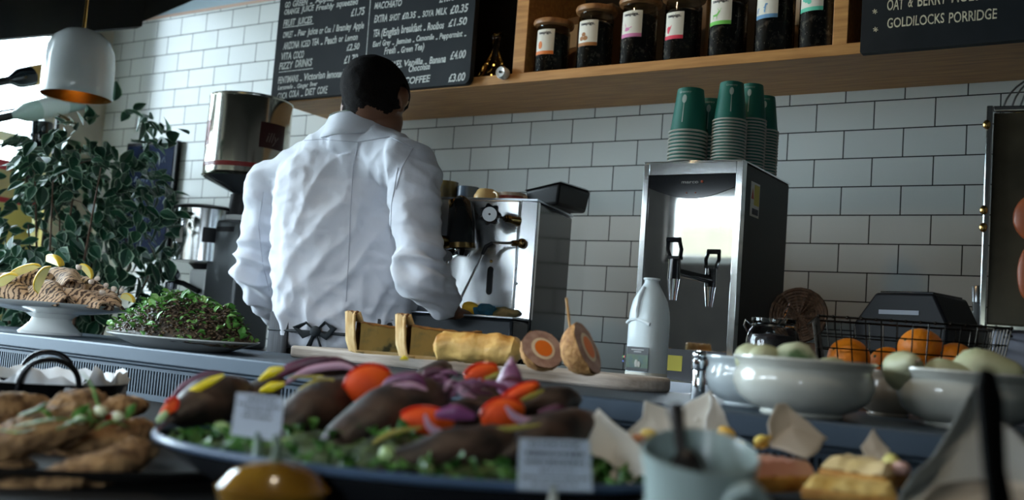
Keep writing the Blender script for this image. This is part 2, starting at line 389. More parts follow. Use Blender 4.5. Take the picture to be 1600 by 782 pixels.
# ------------------------------------------------------------------ tea jars on the shelf
tea = M('loose_tea', (.015, .013, .011), .8, col2=(.16, .13, .10), scale=55, detail=5, lo=.58, hi=.72, bump=.6)
lidwood = M('jar_lid_wood', (.22, .10, .035), .45, col2=(.38, .19, .07), scale=10, stretch=(1, 8, 1))
paper = M('label_paper', (.72, .70, .60), .55)
def bend(vs, r, a0, zc, wdt, hgt):
    out = []
    for v in vs:
        a = a0 + (v.x-.5)*wdt/r
        out.append(Vector((r*math.sin(a), -r*math.cos(a), zc + v.y*hgt)))
    return out
def patch(r, a0, z0, z1, wdt, n=10):
    return MB().grid([[Vector((r*math.sin(a0+(k/n-.5)*wdt/r), -r*math.cos(a0+(k/n-.5)*wdt/r), z)) for k in range(n+1)] for z in (z0, z1)])
def blobs(r, a0, zc, wdt, hgt, polys):
    mb = MB()
    for poly in polys:
        vs = bend([Vector((x, y, 0)) for x, y in poly], r, a0, zc, wdt, hgt); mb.add(vs, [tuple(range(len(vs)))])
    return mb
def circ(x, y, r, n=12, ry=None): return [(x+r*math.cos(2*PI*k/n), y+(ry or r)*math.sin(2*PI*k/n)) for k in range(n)]
deer = [[(.25, .45), (.62, .5), (.78, .75), (.92, .8), (.85, .62), (.7, .35), (.68, .3), (.3, .28)], [(.28, .3), (.34, .3), (.3, .02), (.26, .02)], [(.6, .3), (.67, .3), (.66, .02), (.62, .02)],
        [(.78, .75), (.8, .75), (.7, 1.0), (.66, 1.0)], [(.83, .78), (.86, .78), (1.0, 1.0), (.96, 1.0)]]
dog = [[(.05, .3), (.15, .5), (.7, .5), (.8, .85), (1.0, .8), (.98, .7), (.88, .68), (.82, .28)], [(.05, .35), (.2, .35), (.12, .0), (.04, .0)], [(.68, .3), (.82, .3), (.8, .0), (.7, .0)]]
pot = [[(.3, .1), (.5, .05), (.75, .15), (.72, .4), (.4, .45)], [(.72, .3), (.95, .42), (.93, .5), (.7, .38)], [(.4, .45), (.36, .6), (.3, .95), (.42, .6)]]
icons = {
 'orange': [circ(.45, .45, .22, ry=.42)], 'brown': [circ(.35, .25, .22, ry=.24), circ(.72, .25, .22, ry=.24), circ(.54, .65, .2, ry=.22)],
 'pink': pot, 'red': [[(.25, .1), (.2, .6), (.4, .75), (.5, .65), (.72, .85), (.55, .4), (.4, 0)]], 'green': deer, 'blue': dog,
 'mint': [circ(.3, .65, .17, ry=.25), circ(.5, .5, .17, ry=.25), circ(.75, .3, .17, ry=.22), circ(.2, .85, .1, ry=.12)]}
jcols = {'orange': (.75, .20, .03), 'brown': (.35, .14, .03), 'pink': (.62, .20, .38), 'red': (.70, .03, .07), 'green': (.16, .55, .08), 'blue': (.13, .30, .50), 'mint': (.10, .55, .36)}
jlab = {'orange': 'glass tea jar with orange-banded label, shortest and nearest the blackboard', 'brown': 'tea jar whose label shows brown balls above a brown band',
        'pink': 'tea jar with a pink-banded label and a small pink drawing', 'red': 'tea jar with a low-set label in red with a red shape',
        'green': 'tea jar whose label shows a leaping green deer', 'blue': 'tea jar whose label shows a long blue dog', 'mint': 'tea jar with mint green leaves on its label beside the divider'}
JY = -.292; r = .050
jars = (('orange', 862, .150, .062, .060), ('brown', 928, .175, .074, .064), ('pink', 996, .182, .086, .066), ('red', 1064, .182, .068, .056), ('green', 1135, .186, .094, .066), ('blue', 1208, .19, .098, .064), ('mint', 1278, .19, .104, .066))
for nm, px, H, zl, lw in jars:
    P = Yp(px, 90, JY)
    j = thing('tea_jar', jlab[nm], 'jar', (P.x, JY, ST), 0, 'glass tea jars on the oak shelf')
    dcam = (CAM.x-P.x, CAM.y-JY); ac = math.atan2(dcam[0], -dcam[1])     # direction to the viewer, as angle from -y
    obj('glass_body', MB().lathe([(r*.9, 0), (r, .004), (r, H-.028), (r*.93, H-.018), (r*.95, H-.012)], 40), tglass, j)
    cm = MB().lathe([(r*.86, .006), (r*.93, .01), (r*.93, H*.74), (r*.8, H*.78), (0.001, H*.80)], 40); cm.jitter(.0012, 60)
    obj('loose_tea', cm, tea, j)
    st = MB()
    for k in range(70):
        a = random.uniform(-1.7, 1.7)+ac; z = random.uniform(.01, H*.7); dd = random.uniform(-.06, .06); dz = random.uniform(-.006, .006); rr = r*.945
        st.tube([(rr*math.sin(a), -rr*math.cos(a), z), (rr*math.sin(a+dd), -rr*math.cos(a+dd), z+dz)], .0006, 4)
    obj('tea_stalks', st, M('tea_stalk', (.30, .26, .20), .7), j)
    obj('lid', MB().lathe([(r*.97, H-.012), (r*1.16, H-.008), (r*1.2, H), (r*1.16, H+.006), (r*.5, H+.012), (.001, H+.013)], 40), lidwood, j)
    a0 = ac - .52; hgt = .062; z0 = zl - .012
    lb = obj('label', patch(r+.0006, a0, z0, z0+hgt+.012, lw), paper, j)
    cm_ = M('jar_print_'+nm, jcols[nm], .55)
    obj('colour_band', patch(r+.0009, a0, z0, z0+.010, lw), cm_, lb)
    vs, fs = text_mesh('teapigs.', 0, .03)
    obj('lettering', MB().add(bend(vs, r+.0011, a0, z0+hgt-.002, lw*.72, .0085), fs), ink, lb, smooth=False)
    obj('picture', blobs(r+.0011, a0-.22, z0+.015, lw*.55, .028, icons[nm]), cm_, lb, smooth=False)
# kraft packets behind the jars
kraft = M('kraft_card', (.20, .13, .07), .8)
for px, zt in ((905, .30), (945, .34), (1090, .32), (1240, .3)):
    P = Yp(px, 30, -.12)
    k = thing('tea_packet', {905: 'kraft tea packet tucked behind the brown-labelled jar', 945: 'kraft tea packet with white tag behind the pink-labelled jar', 1090: 'kraft tea packet behind the red and green labelled jars', 1240: 'kraft tea packet behind the blue and mint labelled jars'}[px], 'packet', (P.x, -.13, ST), random.uniform(-.3, .2))
    obj('packet', MB().prism([(-.05, -.03, 0), (.05, -.03, 0), (.05, .03, 0), (-.05, .03, 0)], (0, 0, zt*.72)), kraft, k, bevel=.004)
    obj('tag', MB().box(-.034, .034, -.0318, -.0305, .12, .19), paper, k)
# glass decanter and white knob light by the blackboard
P = Yp(772, 110, -.2)
t_ = thing('glass_decanter', 'dark glass decanter with golden highlights as glowing beads inside on the shelf end', 'decanter', (P.x, -.2, ST))
obj('bottle_body', MB().lathe([(.05, 0), (.062, .008), (.060, .03), (.030, .085), (.015, .115), (.014, .16), (.022, .175), (.020, .18)], 36), tglass, t_)
fl = MB()
for k in range(14):
    a = random.uniform(0, 2*PI); rr = random.uniform(.01, .045); fl.sphere((rr*math.cos(a), rr*math.sin(a), .008+random.uniform(0, .03)), .0022, 8, 6)
fl.sphere((.004, -.01, .075), .0026, 8, 6)
obj('highlight_beads', fl, M('highlight_glow', (1, .6, .15), .4, emit=(1, .55, .12), estr=5), t_)  # highlights on the glass put in as glowing beads
P = Yp(787, 115, -.352)
kn = thing('white_spotlight', 'small round white fitting clipped to the front edge of the shelf', 'fitting', (P.x, -.345, P.z))
mx = Matrix.Rotation(PI/2, 4, 'X')
obj('bezel', MB().lathe([(.017, 0), (.0185, .004), (.0185, .02), (.015, .026), (.010, .024), (.001, .022)], 28).xform(mx), white_cer, kn)
obj('socket', MB().lathe([(.004, .022), (.004, .028), (.001, .0285)], 12).xform(mx), black, kn)

# ------------------------------------------------------------------ back counter
TOPB = .98
bc = thing('back_counter', 'dark worktop cabinet along the tiled wall carrying the coffee machines', 'counter', (-.4, -.3, 0))
obj('worktop', loc(bc, MB().box(-2.15, 1.5, -.63, -.001, TOPB-.04, TOPB)), M('dark_worktop', (.03, .03, .032), .3), bc, bevel=.003)
obj('cabinet', loc(bc, MB().box(-2.13, 1.48, -.59, -.001, .1, TOPB-.04)), M('dark_cabinet', (.02, .02, .02), .5), bc)
obj('plinth', loc(bc, MB().box(-2.1, 1.45, -.53, -.001, 0, .1)), black, bc)

# ------------------------------------------------------------------ hot water boiler
BY = -.60
TL = Yp(1008, 255, BY); TR = Yp(1163, 252, BY); BW = TR.x-TL.x; BH = 1.512-TOPB
bo = thing('water_boiler', 'mirror-fronted countertop hot water boiler with a black lever tap', 'boiler', (TL.x, BY, TOPB))
dkside = M('boiler_side', (.010, .010, .009), .5, spec=.3)
obj('casing', MB().box(.003, BW-.003, .008, .33, 0, BH), dkside, bo, bevel=.003)
fr = MB(); fr.box(0, .014, -.004, .02, .03, BH); fr.box(BW-.016, BW, -.004, .02, .03, BH); fr.box(0, BW, -.004, .33, BH, BH+.004); fr.box(.014, BW-.016, -.004, .02, BH-.028, BH)
obj('steel_frame', fr, M('bright_steel', (.78, .80, .80), .12, 1), bo, bevel=.001)
obj('mirror_panel', MB().box(.014, BW-.016, .0, .01, .10, BH-.028), mirror, bo)
n = 16; pl = [(.014, -.003, BH-.028), (BW-.016, -.003, BH-.028)] + [(.014+(BW-.030)*(1-k/n), -.003, BH-.028-.030-.026*math.sin(PI*k/n)) for k in range(n+1)]
cp = obj('control_panel', MB().prism(pl, (0, .004, 0)), blackg, bo, smooth=False)
vs, fs = text_mesh('marco', 0, .01)
obj('lettering', MB().add([Vector((.098+v.x*.042, -.0036, BH-.049+v.y*.0075)) for v in vs], fs), M('grey_print', (.35, .34, .33), .4), cp, smooth=False)
obj('indicator_light', MB().sphere((.149, -.0036, BH-.0455), .0032, 10, 6).sphere((.112, -.0036, BH-.071), .0016, 8, 6).sphere((.134, -.0036, BH-.071), .0016, 8, 6), M('red_dot', (.6, .12, .05), .4), cp)
TP = Yp(1055, 400, BY-.105); dx = TP.x-TL.x; ty = -.105; tz = TP.z-TOPB
tap = obj('tap', MB().tube([(dx, 0, tz-.035), (dx, ty, tz-.035)], .010, 14).tube([(dx, ty, tz-.008), (dx, ty, tz-.052)], [.013, .014], 14).box(dx-.014, dx+.014, ty-.010, ty+.010, tz-.008, tz-.001)
      .tube([(dx-.012, ty, tz-.004), (dx-.0165, ty-.006, tz+.014), (dx-.013, ty-.012, tz+.034)], .0045, 8).tube([(dx+.012, ty, tz-.004), (dx+.0165, ty-.006, tz+.014), (dx+.013, ty-.012, tz+.034)], .0045, 8)
      .tube([(dx-.016, ty-.012, tz+.034), (dx+.016, ty-.012, tz+.034)], .006, 8), blackg, bo)
obj('spout', MB().lathe([(.008, tz-.098), (.010, tz-.080), (.0135, tz-.052)], 20, (dx, ty, 0)), chrome, tap)
obj('drip_tray', MB().box(.01, BW-.01, -.09, 0, .0, .03), steel, bo, bevel=.003)
yel = M('yellow_sticker', (.62, .52, .05), .5)
obj('caution_sticker', MB().box(.055, .125, -.0006, .0004, .05, .085), yel, bo)
obj('lower_panel', MB().box(.014, BW-.016, .0, .01, .03, .10), M('boiler_base_panel', (.05, .05, .055), .3), bo)
sk = obj('side_sticker', MB().box(BW-.003, BW-.0022, .06, .118, BH-.115, BH-.035), paper, bo)
obj('warning_patch', MB().box(BW-.0022, BW-.0016, .082, .115, BH-.088, BH-.04), yel, sk)
obj('warning_triangle', MB().prism([(BW-.0016, .063, BH-.075), (BW-.0016, .079, BH-.075), (BW-.0016, .071, BH-.05)], (-.0004, 0, 0)), M('warn_red', (.5, .08, .04), .5), sk, smooth=False)
obj('small_print', MB().box(BW-.0022, BW-.0017, .072, .112, BH-.110, BH-.096), ink, sk)

# ------------------------------------------------------------------ paper cups stacked upside down on the boiler
cupg = M('cup_green', (.012, .155, .115), .5); cupr = M('cup_rim', (.50, .52, .46), .5); cupw = M('cup_print', (.42, .52, .47), .6)
CH = .108; PITCHC = .0088
proto = thing('paper_cup', '-', 'paper cup', (0, 0, 0), 0, None)
prof = [(.029, CH), (.031, CH), (.0435, .004), (.042, .004), (.0295, CH-.002), (.001, CH-.006)]
obj('cup_wall', MB().lathe([(.001, CH-.004), (.0295, CH-.002), (.030, CH), (.0312, CH-.001), (.0435, .003), (.0425, .003), (.029, CH-.006)], 32), cupg, proto)
rm = MB()
for k in range(32):
    pass
rm.tube([(.0445*math.cos(2*PI*k/32), .0445*math.sin(2*PI*k/32), .0028) for k in range(33)], .0026, 8, up=(0, 0, 1), cap=False)
obj('rim', rm, cupr, proto)
def on_cup(vs, a0, wdt):     # x 0..1 across, y = height above rim
    out = []
    for v in vs:
        rr = .0437-(.0437-.0312)*(v.y/CH)+.0005; a = a0+(v.x-.5)*wdt/rr; out.append(Vector((rr*math.sin(a), -rr*math.cos(a), v.y)))
    return out
logo = MB(); el = [(.5+.5*math.cos(2*PI*k/14), .079+.0105*math.sin(2*PI*k/14)) for k in range(14)]
logo.add(on_cup([Vector((x, y, 0)) for x, y in el], 0, .0115), [tuple(range(14))]); logo.add(on_cup([Vector((x, y, 0)) for x, y in ((.38, .022), (.62, .022), (.56, .069), (.44, .069))], 0, .0105), [(0, 1, 2, 3)])
lg = obj('spoon_print', logo, cupw, proto, smooth=False)
vs, fs = text_mesh('Greenery', .2, .0)
obj('lettering', MB().add(on_cup([Vector((v.x, .094+v.y*.006, 0)) for v in vs], 0, .030), fs), cupw, lg, smooth=False)
stacks = (((1073, 250, .035), 9, .1, 'front left stack', 1), ((1105, 250, .11), 9, .35, 'stack behind the front left one', .92), ((1137, 250, .05), 14, .5, 'tall stack at the front right edge', .87),
          ((1172, 262, .15), 17, .25, 'dim stack behind the tall one', .84), ((1203, 268, .24), 16, .45, 'rearmost stack on the right', .84))
first = True
ztop = TOPB+BH+.004
for (px, py, dy), n_, yaw_, nm, cs_ in stacks:
    P = Zp(px, py, ztop); y = BY+dy
    P = Yp(px, py, y); 
    x = min(max(P.x, TL.x+.047), TL.x+BW-.047)
    for k in range(n_):
        c = proto if first else copy_tree(proto); first = False
        c.scale = (cs_, cs_, cs_); c.location = (x, y, ztop + k*PITCHC*(.85 if cs_ < .9 else 1)); c.rotation_euler = (0, 0, yaw_-.1 + .05*random.uniform(-1, 1) + (0 if k == n_-1 else k*.9))
        c['label'] = ('uppermost green paper cup with a white spoon print, %s' % nm) if k == n_-1 else ('lowest upturned green paper cup, %s' % nm) if k == 0 else ('green paper cup nested upside down inside the %s' % nm)
        c['group'] = 'upturned paper cups nested in the ' + nm

# ------------------------------------------------------------------ espresso machine
EY = -.555; X1 = Yp(840, 313, EY).x; X0 = X1-.62; EZ0, EZ1 = TOPB+.155, Yp(840, 313, EY).z
em = thing('espresso_machine', 'polished steel espresso machine with steam wand in front of the man', 'coffee machine', (X1, EY, TOPB), math.radians(12))
def le(mb): return mb.xform(Matrix.Translation(-Vector((X1, EY, TOPB))))
esteel = M('machine_steel', (.92, .95, .97), .26, 1, bump=.03, bscale=14)
obj('front_panel', le(MB().box(X0, X1-.045, EY, EY+.02, EZ0-.01, EZ1)), esteel, em, bevel=.006)
obj('corner_trim', le(MB().prism([(X1-.045, EY-.002, EZ0-.01), (X1, EY+.012, EZ0-.01), (X1, EY+.03, EZ0-.01), (X1-.045, EY+.02, EZ0-.01)], (0, 0, EZ1-EZ0+.01))), esteel, em, bevel=.004)
obj('body', le(MB().box(X0, X1-.002, EY+.02, EY+.31, TOPB+.03, EZ1-.004)), M('machine_black_side', (.006, .009, .014), .12), em, bevel=.006)
obj('top_tray', le(MB().box(X0, X1, EY, EY+.31, EZ1-.002, EZ1+.003)), steel, em)
rl = MB()
for y in (EY+.30,): rl.tube([(X0, y, EZ1+.035), (X1-.0, y, EZ1+.035)], .005)
for k in range(5): rl.tube([(X0+.02+k*.145, EY+.30, EZ1), (X0+.02+k*.145, EY+.30, EZ1+.035)], .004)
obj('cup_rail', le(rl), black, em)
obj('back_guard', le(MB().box(X0, X1-.005, EY+.295, EY+.30, EZ1, EZ1+.035)), black, em)
# drip tray
obj('drip_tray', le(MB().box(X0+.02, X1-.006, EY-.10, EY+.02, TOPB+.06, EZ0-.012)), M('tray_dark', (.03, .035, .04), .25, .5), em, bevel=.008)
obj('drip_grille', le(MB().box(X0+.02, X1-.004, EY-.105, EY+.02, EZ0-.012, EZ0-.006)), steel, em, bevel=.002)
ft = MB()
for x in (X0+.05, X1-.05):
    for y in (EY-.05, EY+.25): ft.lathe([(.018, TOPB+.001), (.022, TOPB+.062), (.02, TOPB+.065)], 16, (x, y, 0))
for i in range(4):
    x = (X0+.05, X1-.05)[i % 2]; y = (EY-.05, EY+.25)[i//2]
    obj('foot', le(MB().lathe([(.018, TOPB), (.022, TOPB+.055), (.02, TOPB+.065)], 16, (x, y, 0))), black, em)
# group head
G = Yp(726, 355, EY-.06)
def lp(px, py, dy): return Yp(px, py, EY+dy)
gh = obj('group_head', le(MB().tube([lp(728, 322, -.03), lp(727, 330, -.05), lp(724, 352, -.075), lp(722, 372, -.085), lp(720, 385, -.085)], [.024, .033, .036, .038, .040], 24)
    .tube([lp(735, 345, 0), lp(728, 345, -.06)], .03, 20)), M('machine_black_gloss', (.02, .022, .022), .12, .3), em)
obj('brass_cap', le(MB().tube([lp(712, 326, -.075), lp(714, 321, -.06)], [.010, .012], 14)), brass, gh)
obj('collar', le(MB().tube([lp(719, 384, -.085), lp(719, 392, -.085)], [.043, .043], 24).tube([lp(700, 380, -.11), lp(672, 378, -.15)], .014, 12)), M('dark_brass', (.20, .13, .05), .22, 1), gh)
gh2 = obj('portafilter', le(MB().tube([lp(719, 393, -.085), lp(718, 402, -.085)], [.036, .028], 20).tube([lp(712, 396, -.1), lp(692, 402, -.16)], [.011, .014], 12)
    .tube([lp(700, 401, -.1), lp(697, 415, -.1), lp(694, 425, -.1)], [.010, .008, .006], 10)), chrome, em)
# second group, mostly behind the man
obj('group_head', le(MB().tube([(X0+.13, EY-.03, EZ1-.04), (X0+.13, EY-.075, EZ1-.08), (X0+.13, EY-.085, EZ1-.12)], [.026, .036, .040], 20)), MATS['machine_black_gloss'], em)
# steam valve: knob on a shaft
K0 = lp(806, 346, -.012); K1 = lp(763, 337, -.075)
ax = ((CAM-K1).normalized()*.9+(K1-K0).normalized()*.35).normalized()
fm = frame(ax, (0, 0, 1)).to_4x4(); fm.translation = K1
kb = MB(); n = 60; ring = []
prf = [(.012, -.010), (1, -.008), (1.02, .0), (.98, .008), (.8, .010)]
rows = []
for q, z in prf:
    rows.append([(q*(.026+.0032*math.cos(7*2*PI*k/n)) if q > .1 else .012, z, 2*PI*k/n) for k in range(n)])
vs = []; 
for row in rows: vs += [Vector((a*math.cos(c), a*math.sin(c), b)) for a, b, c in row]
fs = [(i*n+k, i*n+(k+1) % n, (i+1)*n+(k+1) % n, (i+1)*n+k) for i in range(len(prf)-1) for k in range(n)] + [tuple((len(prf)-1)*n+k for k in range(n)), tuple(range(n-1, -1, -1))]
kb.add(vs, fs)
knob = obj('steam_knob', le(kb.xform(fm)), blackg, em)
obj('knob_badge', le(MB().lathe([(.0185, .0100), (.0185, .0118), (.001, .0118)], 28).xform(fm)), M('badge_white', (.80, .84, .86), .35), knob)
obj('badge_dot', le(MB().lathe([(.003, .0115), (.003, .0125), (.001, .0126)], 12).xform(fm)), black, knob)
obj('valve_stem', le(MB().tube([K1, K0], .0032, 10)), black, em)
obj('brass_fitting', le(MB().tube([K0.lerp(K1, .42), K0.lerp(K1, .36)], .008, 6).tube([K0.lerp(K1, .34), K0.lerp(K1, .2)], .011, 6).tube([K0.lerp(K1, .18), K0.lerp(K1, -.15)], [.009, .013], 16)), M('aged_brass', (.30, .20, .08), .25, 1), em)
# steam wand
W0 = lp(818, 381, 0); W1 = lp(800, 381, -.03); W2 = lp(770, 381, -.05); W3 = lp(760, 387, -.055); W4 = lp(721, 466, -.085); W5 = lp(714, 478, -.088)
obj('wand_joint', le(MB().sphere(lp(815, 381, -.018), .013, 16, 12).tube([W0, W1], .008, 12)), MATS['aged_brass'], em)
obj('steam_wand', le(MB().tube([W1, W2, W3], [.0035, .0035, .0045], 10).tube([W3, W4], .0033, 10).tube([W4, W5], [.0038, .0052], 12)), chrome, em)
obj('wand_grip', le(MB().tube([W2, W3, W3.lerp(W4, .16)], [.0055, .006, .0045], 12)), black, em)
# slot window, screws
obj('sight_slot', le(MB().prism([(v.x, EY-.0015, v.z) for v in [lp(772, 440, 0)+Vector((.0085*math.cos(a), 0, .010*math.sin(a)+(.027 if math.sin(a) > 0 else -.027))) for a in [2*PI*k/20 for k in range(20)]]], (0, .003, 0))), black, em, smooth=False)
for px, py in ((808, 421), (809, 444), (774, 410)):
    P = lp(px, py, -.001)
    obj('screw', le(MB().sphere(P, (.0042, .003, .0042), 12, 8)), brass if px == 774 else chrome, em)
# things on top of the machine
def mug(name, px, py, dy, r, h, m, label, hand=None, tip=0, band=None):
    P = lp(px, py, dy); o = thing(name, label, 'cup', (P.x, EY+dy, EZ1+.0035 + (r if tip else 0)))
    o.rotation_euler = (tip, 0, hand or 0)
    pr = [(r*.62, 0), (r*.72, .003), (r, h*.45), (r, h), (r*.93, h), (r*.9, h*.45), (r*.6, .006), (.001, .005)]
    obj('cup_body', MB().lathe(pr, 32), m, o)
    obj('handle', MB().tube([(r*.95+.0*a, 0, h*.75) if False else (r*.93+.020*math.sin(a), 0, h*.5+h*.28*math.cos(a)) for a in [PI*k/10 for k in range(11)]], .004, 8), m, o)
    if band: obj('stripe', MB().lathe([(r*1.004, h*.5), (r*1.01, h*.62), (r*1.004, h*.74)], 32), band, o)
    return o
mug('coffee_cup', 800, 300, .13, .040, .036, M('cream_glaze', (.55, .46, .34), .3, col2=(.42, .30, .2), scale=20), 'low cream cup with a brown-red stripe on the espresso machine', 0, 0, M('cup_red', (.25, .05, .03), .4))
mug('coffee_cup', 760, 300, .10, .034, .044, M('yellow_glaze', (.72, .48, .20), .25), 'rounded yellow-cream cup upturned on the espresso machine', -.3)
yc_ = C.objects[-3] if False else [o_ for o_ in C.objects if o_.get('label', '').startswith('rounded yellow')][0]; yc_.rotation_euler = (PI, 0, -.3); yc_.location.z += .0445
mug('coffee_cup', 745, 302, .16, .030, .034, M('grey_white_glaze', (.42, .46, .44), .3), 'small pale grey cup between two others on the machine', 1.5)
mug('coffee_cup', 731, 298, .12, .032, .055, M('blue_grey_glaze', (.10, .13, .17), .25), 'dark blue-grey cup on the espresso machine', 2)
mug('coffee_cup', 696, 297, .10, .036, .068, M('smoked_glass', (.20, .15, .08), .15, col2=(.5, .34, .1), scale=12), 'tall brown amber cup beside the man on the machine', 2.6)
P = lp(868, 300, .17)
hp = thing('black_knock_box', 'black tapering plastic box resting on the machine rear corner', 'box', (P.x-.01, EY+.16, EZ1+.003))
hp.scale = (.56, .62, .80)
bxm = MB(); bxm.add([(-.09, -.05, 0), (.10, -.09, 0), (.10, .17, 0), (-.09, .17, 0), (-.105, -.06, .055), (.115, -.10, .075), (.115, .18, .078), (-.105, .18, .055)], [(0, 3, 2, 1), (4, 5, 6, 7), (0, 1, 5, 4), (1, 2, 6, 5), (2, 3, 7, 6), (3, 0, 4, 7)])
obj('box_body', bxm, black, hp, bevel=.012)
obj('box_lid', MB().add([(-.11, -.065, .055), (.12, -.105, .075), (.12, .185, .078), (-.11, .185, .055), (-.09, -.03, .066), (.10, -.07, .084), (.10, .15, .087), (-.09, .15, .066)], [(0, 3, 2, 1), (4, 5, 6, 7), (0, 1, 5, 4), (1, 2, 6, 5), (2, 3, 7, 6), (3, 0, 4, 7)]), blackg, hp, bevel=.004)
# cleaning things on the drip tray
def lump(name, pos, r, m, label, cat, amp=.25, sc_=30, seed=0, nu=32, nv=20, group=None, rot=None, fine=0):
    mb = MB().sphere((0, 0, 0), r, nu, nv, rot); mb.jitter(amp*min(r) if hasattr(r, '__len__') else amp*r, sc_, seed, fine); o = obj(name, mb, m); o.location = pos; return tag(o, label, cat, group)
zt = EZ0-.006
P = lp(736, 474, -.06); lump('sponge', (P.x, P.y, zt+.017), (.026, .016, .017), M('yellow_sponge', (.80, .45, .03), .8, bump=.5, bscale=120), 'yellow sponge on the drip tray below the steam wand', 'sponge', .15, 40)
P = lp(759, 483, -.06); lump('cleaning_cloth', (P.x, P.y, zt+.014), (.032, .022, .015), M('blue_cloth', (.02, .17, .30), .9, col2=(.03, .10, .14), scale=30), 'crumpled blue cleaning cloth beside the yellow sponge', 'cloth', .8, 60, 3)
P = lp(790, 485, -.05); lump('cleaning_cloth', (P.x, P.y, zt+.011), (.040, .018, .012), M('olive_cloth', (.12, .12, .05), .9, col2=(.30, .20, .08), scale=25), 'olive brown cloth on the right of the drip tray', 'cloth', .8, 50, 8)
P = lp(752, 500, -.17)
mj = thing('milk_jug', 'small steel milk jug on the worktop under the drip tray', 'jug', (P.x, EY-.045, TOPB))
mj.location = (P.x+.0, -.615, TOPB)
obj('jug_body', MB().lathe([(.030, 0), (.034, .004), (.034, .04), (.027, .085), (.029, .098), (.026, .097), (.024, .085), (.030, .01), (.001, .008)], 32), chrome, mj)
obj('handle', MB().tube([(.030+.022*math.sin(a), 0, .055+.030*math.cos(a)) for a in [PI*k/10 for k in range(11)]], .0035, 8, flat=1.6), chrome, mj)

# ------------------------------------------------------------------ coffee grinders, left of the man
GY = -.40
def gp(px, py, dy=0): return Yp(px, py, GY+dy)
P0 = gp(388, 218)
hgr = thing('large_coffee_tin', 'tall shiny metal coffee tin with red band upturned on a grinder', 'coffee tin', (P0.x, GY, TOPB))
zt_, zb_ = gp(388, 158).z, gp(380, 283).z; rr = .5*(gp(440, 220)-gp(337, 220)).length*.86
tin = M('tin_steel', (.62, .60, .52), .16, 1)
H0 = zb_-TOPB; H1 = zt_-TOPB
obj('tin_body', MB().lathe([(rr*.95, H0+.010), (rr, H0+.014), (rr, H0+.05), (rr*1.0, H1-.012), (rr*.99, H1-.004), (rr*.95, H1-.002), (rr*.94, H1-.008), (.001, H1-.008)], 48), tin, hgr)
obj('tin_bead', MB().lathe([(rr*1.0, H0+.002), (rr*1.025, H0+.006), (rr*1.0, H0+.012)], 48), tin, hgr)
obj('tin_bead', MB().lathe([(rr*1.0, H1-.008), (rr*1.015, H1-.004), (rr*1.0, H1)], 48), tin, hgr)
red = M('tin_red', (.22, .015, .012), .25)
obj('red_band', MB().lathe([(rr*1.003, H0+.030), (rr*1.003, H0+.045)], 48), red, hgr)
ac = math.atan2(CAM.x-P0.x, -(CAM.y-GY))
lb = obj('red_label', patch(rr*1.004, ac+.62, H0+.10, H0+.185, .10), M('tin_label', (.035, .006, .006), .3), hgr)
vs, fs = text_mesh('illy', .3, .0)
obj('lettering', MB().add(bend(vs, rr*1.006, ac+.60, H0+.12, .050, .034), fs), M('tin_text', (.16, .12, .11), .4), lb, smooth=False)
lb2 = obj('red_label', patch(rr*1.004, ac-1.42, H0+.10, H0+.185, .08), red, hgr)
obj('funnel', MB().lathe([(.030, H0-.055), (.034, H0-.045), (rr*.93, H0-.004), (rr*.98, H0+.003), (.9*rr, H0+.002)], 40), M('tinted_funnel', (.04, .045, .05), .15), hgr)
obj('neck', MB().lathe([(.040, H0-.12), (.042, H0-.10), (.040, H0-.05), (.030, H0-.05)], 30), black, hgr)
obj('brass_clip', MB().box(-.042, -.034, -.012, .012, H0-.105, H0-.06), brass, hgr)
P1 = gp(392, 380)
gb = thing('coffee_grinder', 'tall dark grey coffee grinder behind the man under the metal tin', 'grinder', (P0.x+.012, GY, TOPB))
gz = H0-.12
grey = M('grinder_grey', (.10, .11, .115), .35, .5)
obj('collar', MB().lathe([(.045, gz-.022), (.055, gz-.018), (.055, gz-.002), (.045, gz)], 32), M('grinder_white', (.62, .65, .64), .4), gb)
obj('housing', MB().prism([(-.075, -.075, 0), (.075, -.075, 0), (.075, .09, 0), (-.075, .09, 0)], (0, 0, gz-.022)), grey, gb, bevel=.012)
obj('brand_plate', MB().box(-.035, .045, -.0765, -.075, gz-.062, gz-.045), black, gb)
obj('adjust_knob', MB().tube([(-.01, -.07, .02), (-.01, -.10, .02)], .026, 20), black, gb)
P2 = gp(322, 375, -.03)
g2 = thing('coffee_doser_grinder', 'steel coffee grinder with black lid standing left of the tall tin', 'grinder', (P2.x, GY-.03, TOPB))
z1 = gp(322, 330, -.03).z-TOPB; z0 = gp(320, 412, -.03).z-TOPB; r2 = .5*(gp(372, 370)-gp(294, 370)).length*.86
obj('doser_drum', MB().lathe([(r2*.9, z0), (r2, z0+.004), (r2, z1), (r2*.95, z1+.002)], 44), M('doser_steel', (.70, .72, .72), .17, 1), g2)
obj('lid', MB().lathe([(r2*1.03, z1-.002), (r2*1.04, z1+.006), (r2*.8, z1+.013), (.001, z1+.015)], 44), black, g2)
a_ = math.atan2(CAM.x-P2.x, -(CAM.y-GY))
obj('sight_window', patch(r2*1.003, a_+.12, z0+.065, z0+.115, .052), black, g2)
obj('paper_label', patch(r2*1.003, a_-.95, z0+.06, z0+.115, .035), M('doser_label', (.42, .40, .34), .5), g2)
obj('black_bracket', MB().box(r2*.3, r2*1.15, -.02, .06, z0-.02, z0+.03), black, g2, bevel=.004)
obj('chute', MB().lathe([(.02, z0-.03), (.05, z0-.003)], 24), black, g2)
obj('pillar', MB().prism([(-.025, -.04, 0), (.065, -.04, 0), (.055, .05, 0), (-.02, .05, 0)], (0, 0, z0-.022)), M('grinder_cream', (.72, .76, .74), .3), g2, bevel=.012)
obj('base', MB().box(-.06, .09, -.08, .08, 0, .03), M('grinder_cream', (.72, .76, .74)), g2, bevel=.01)
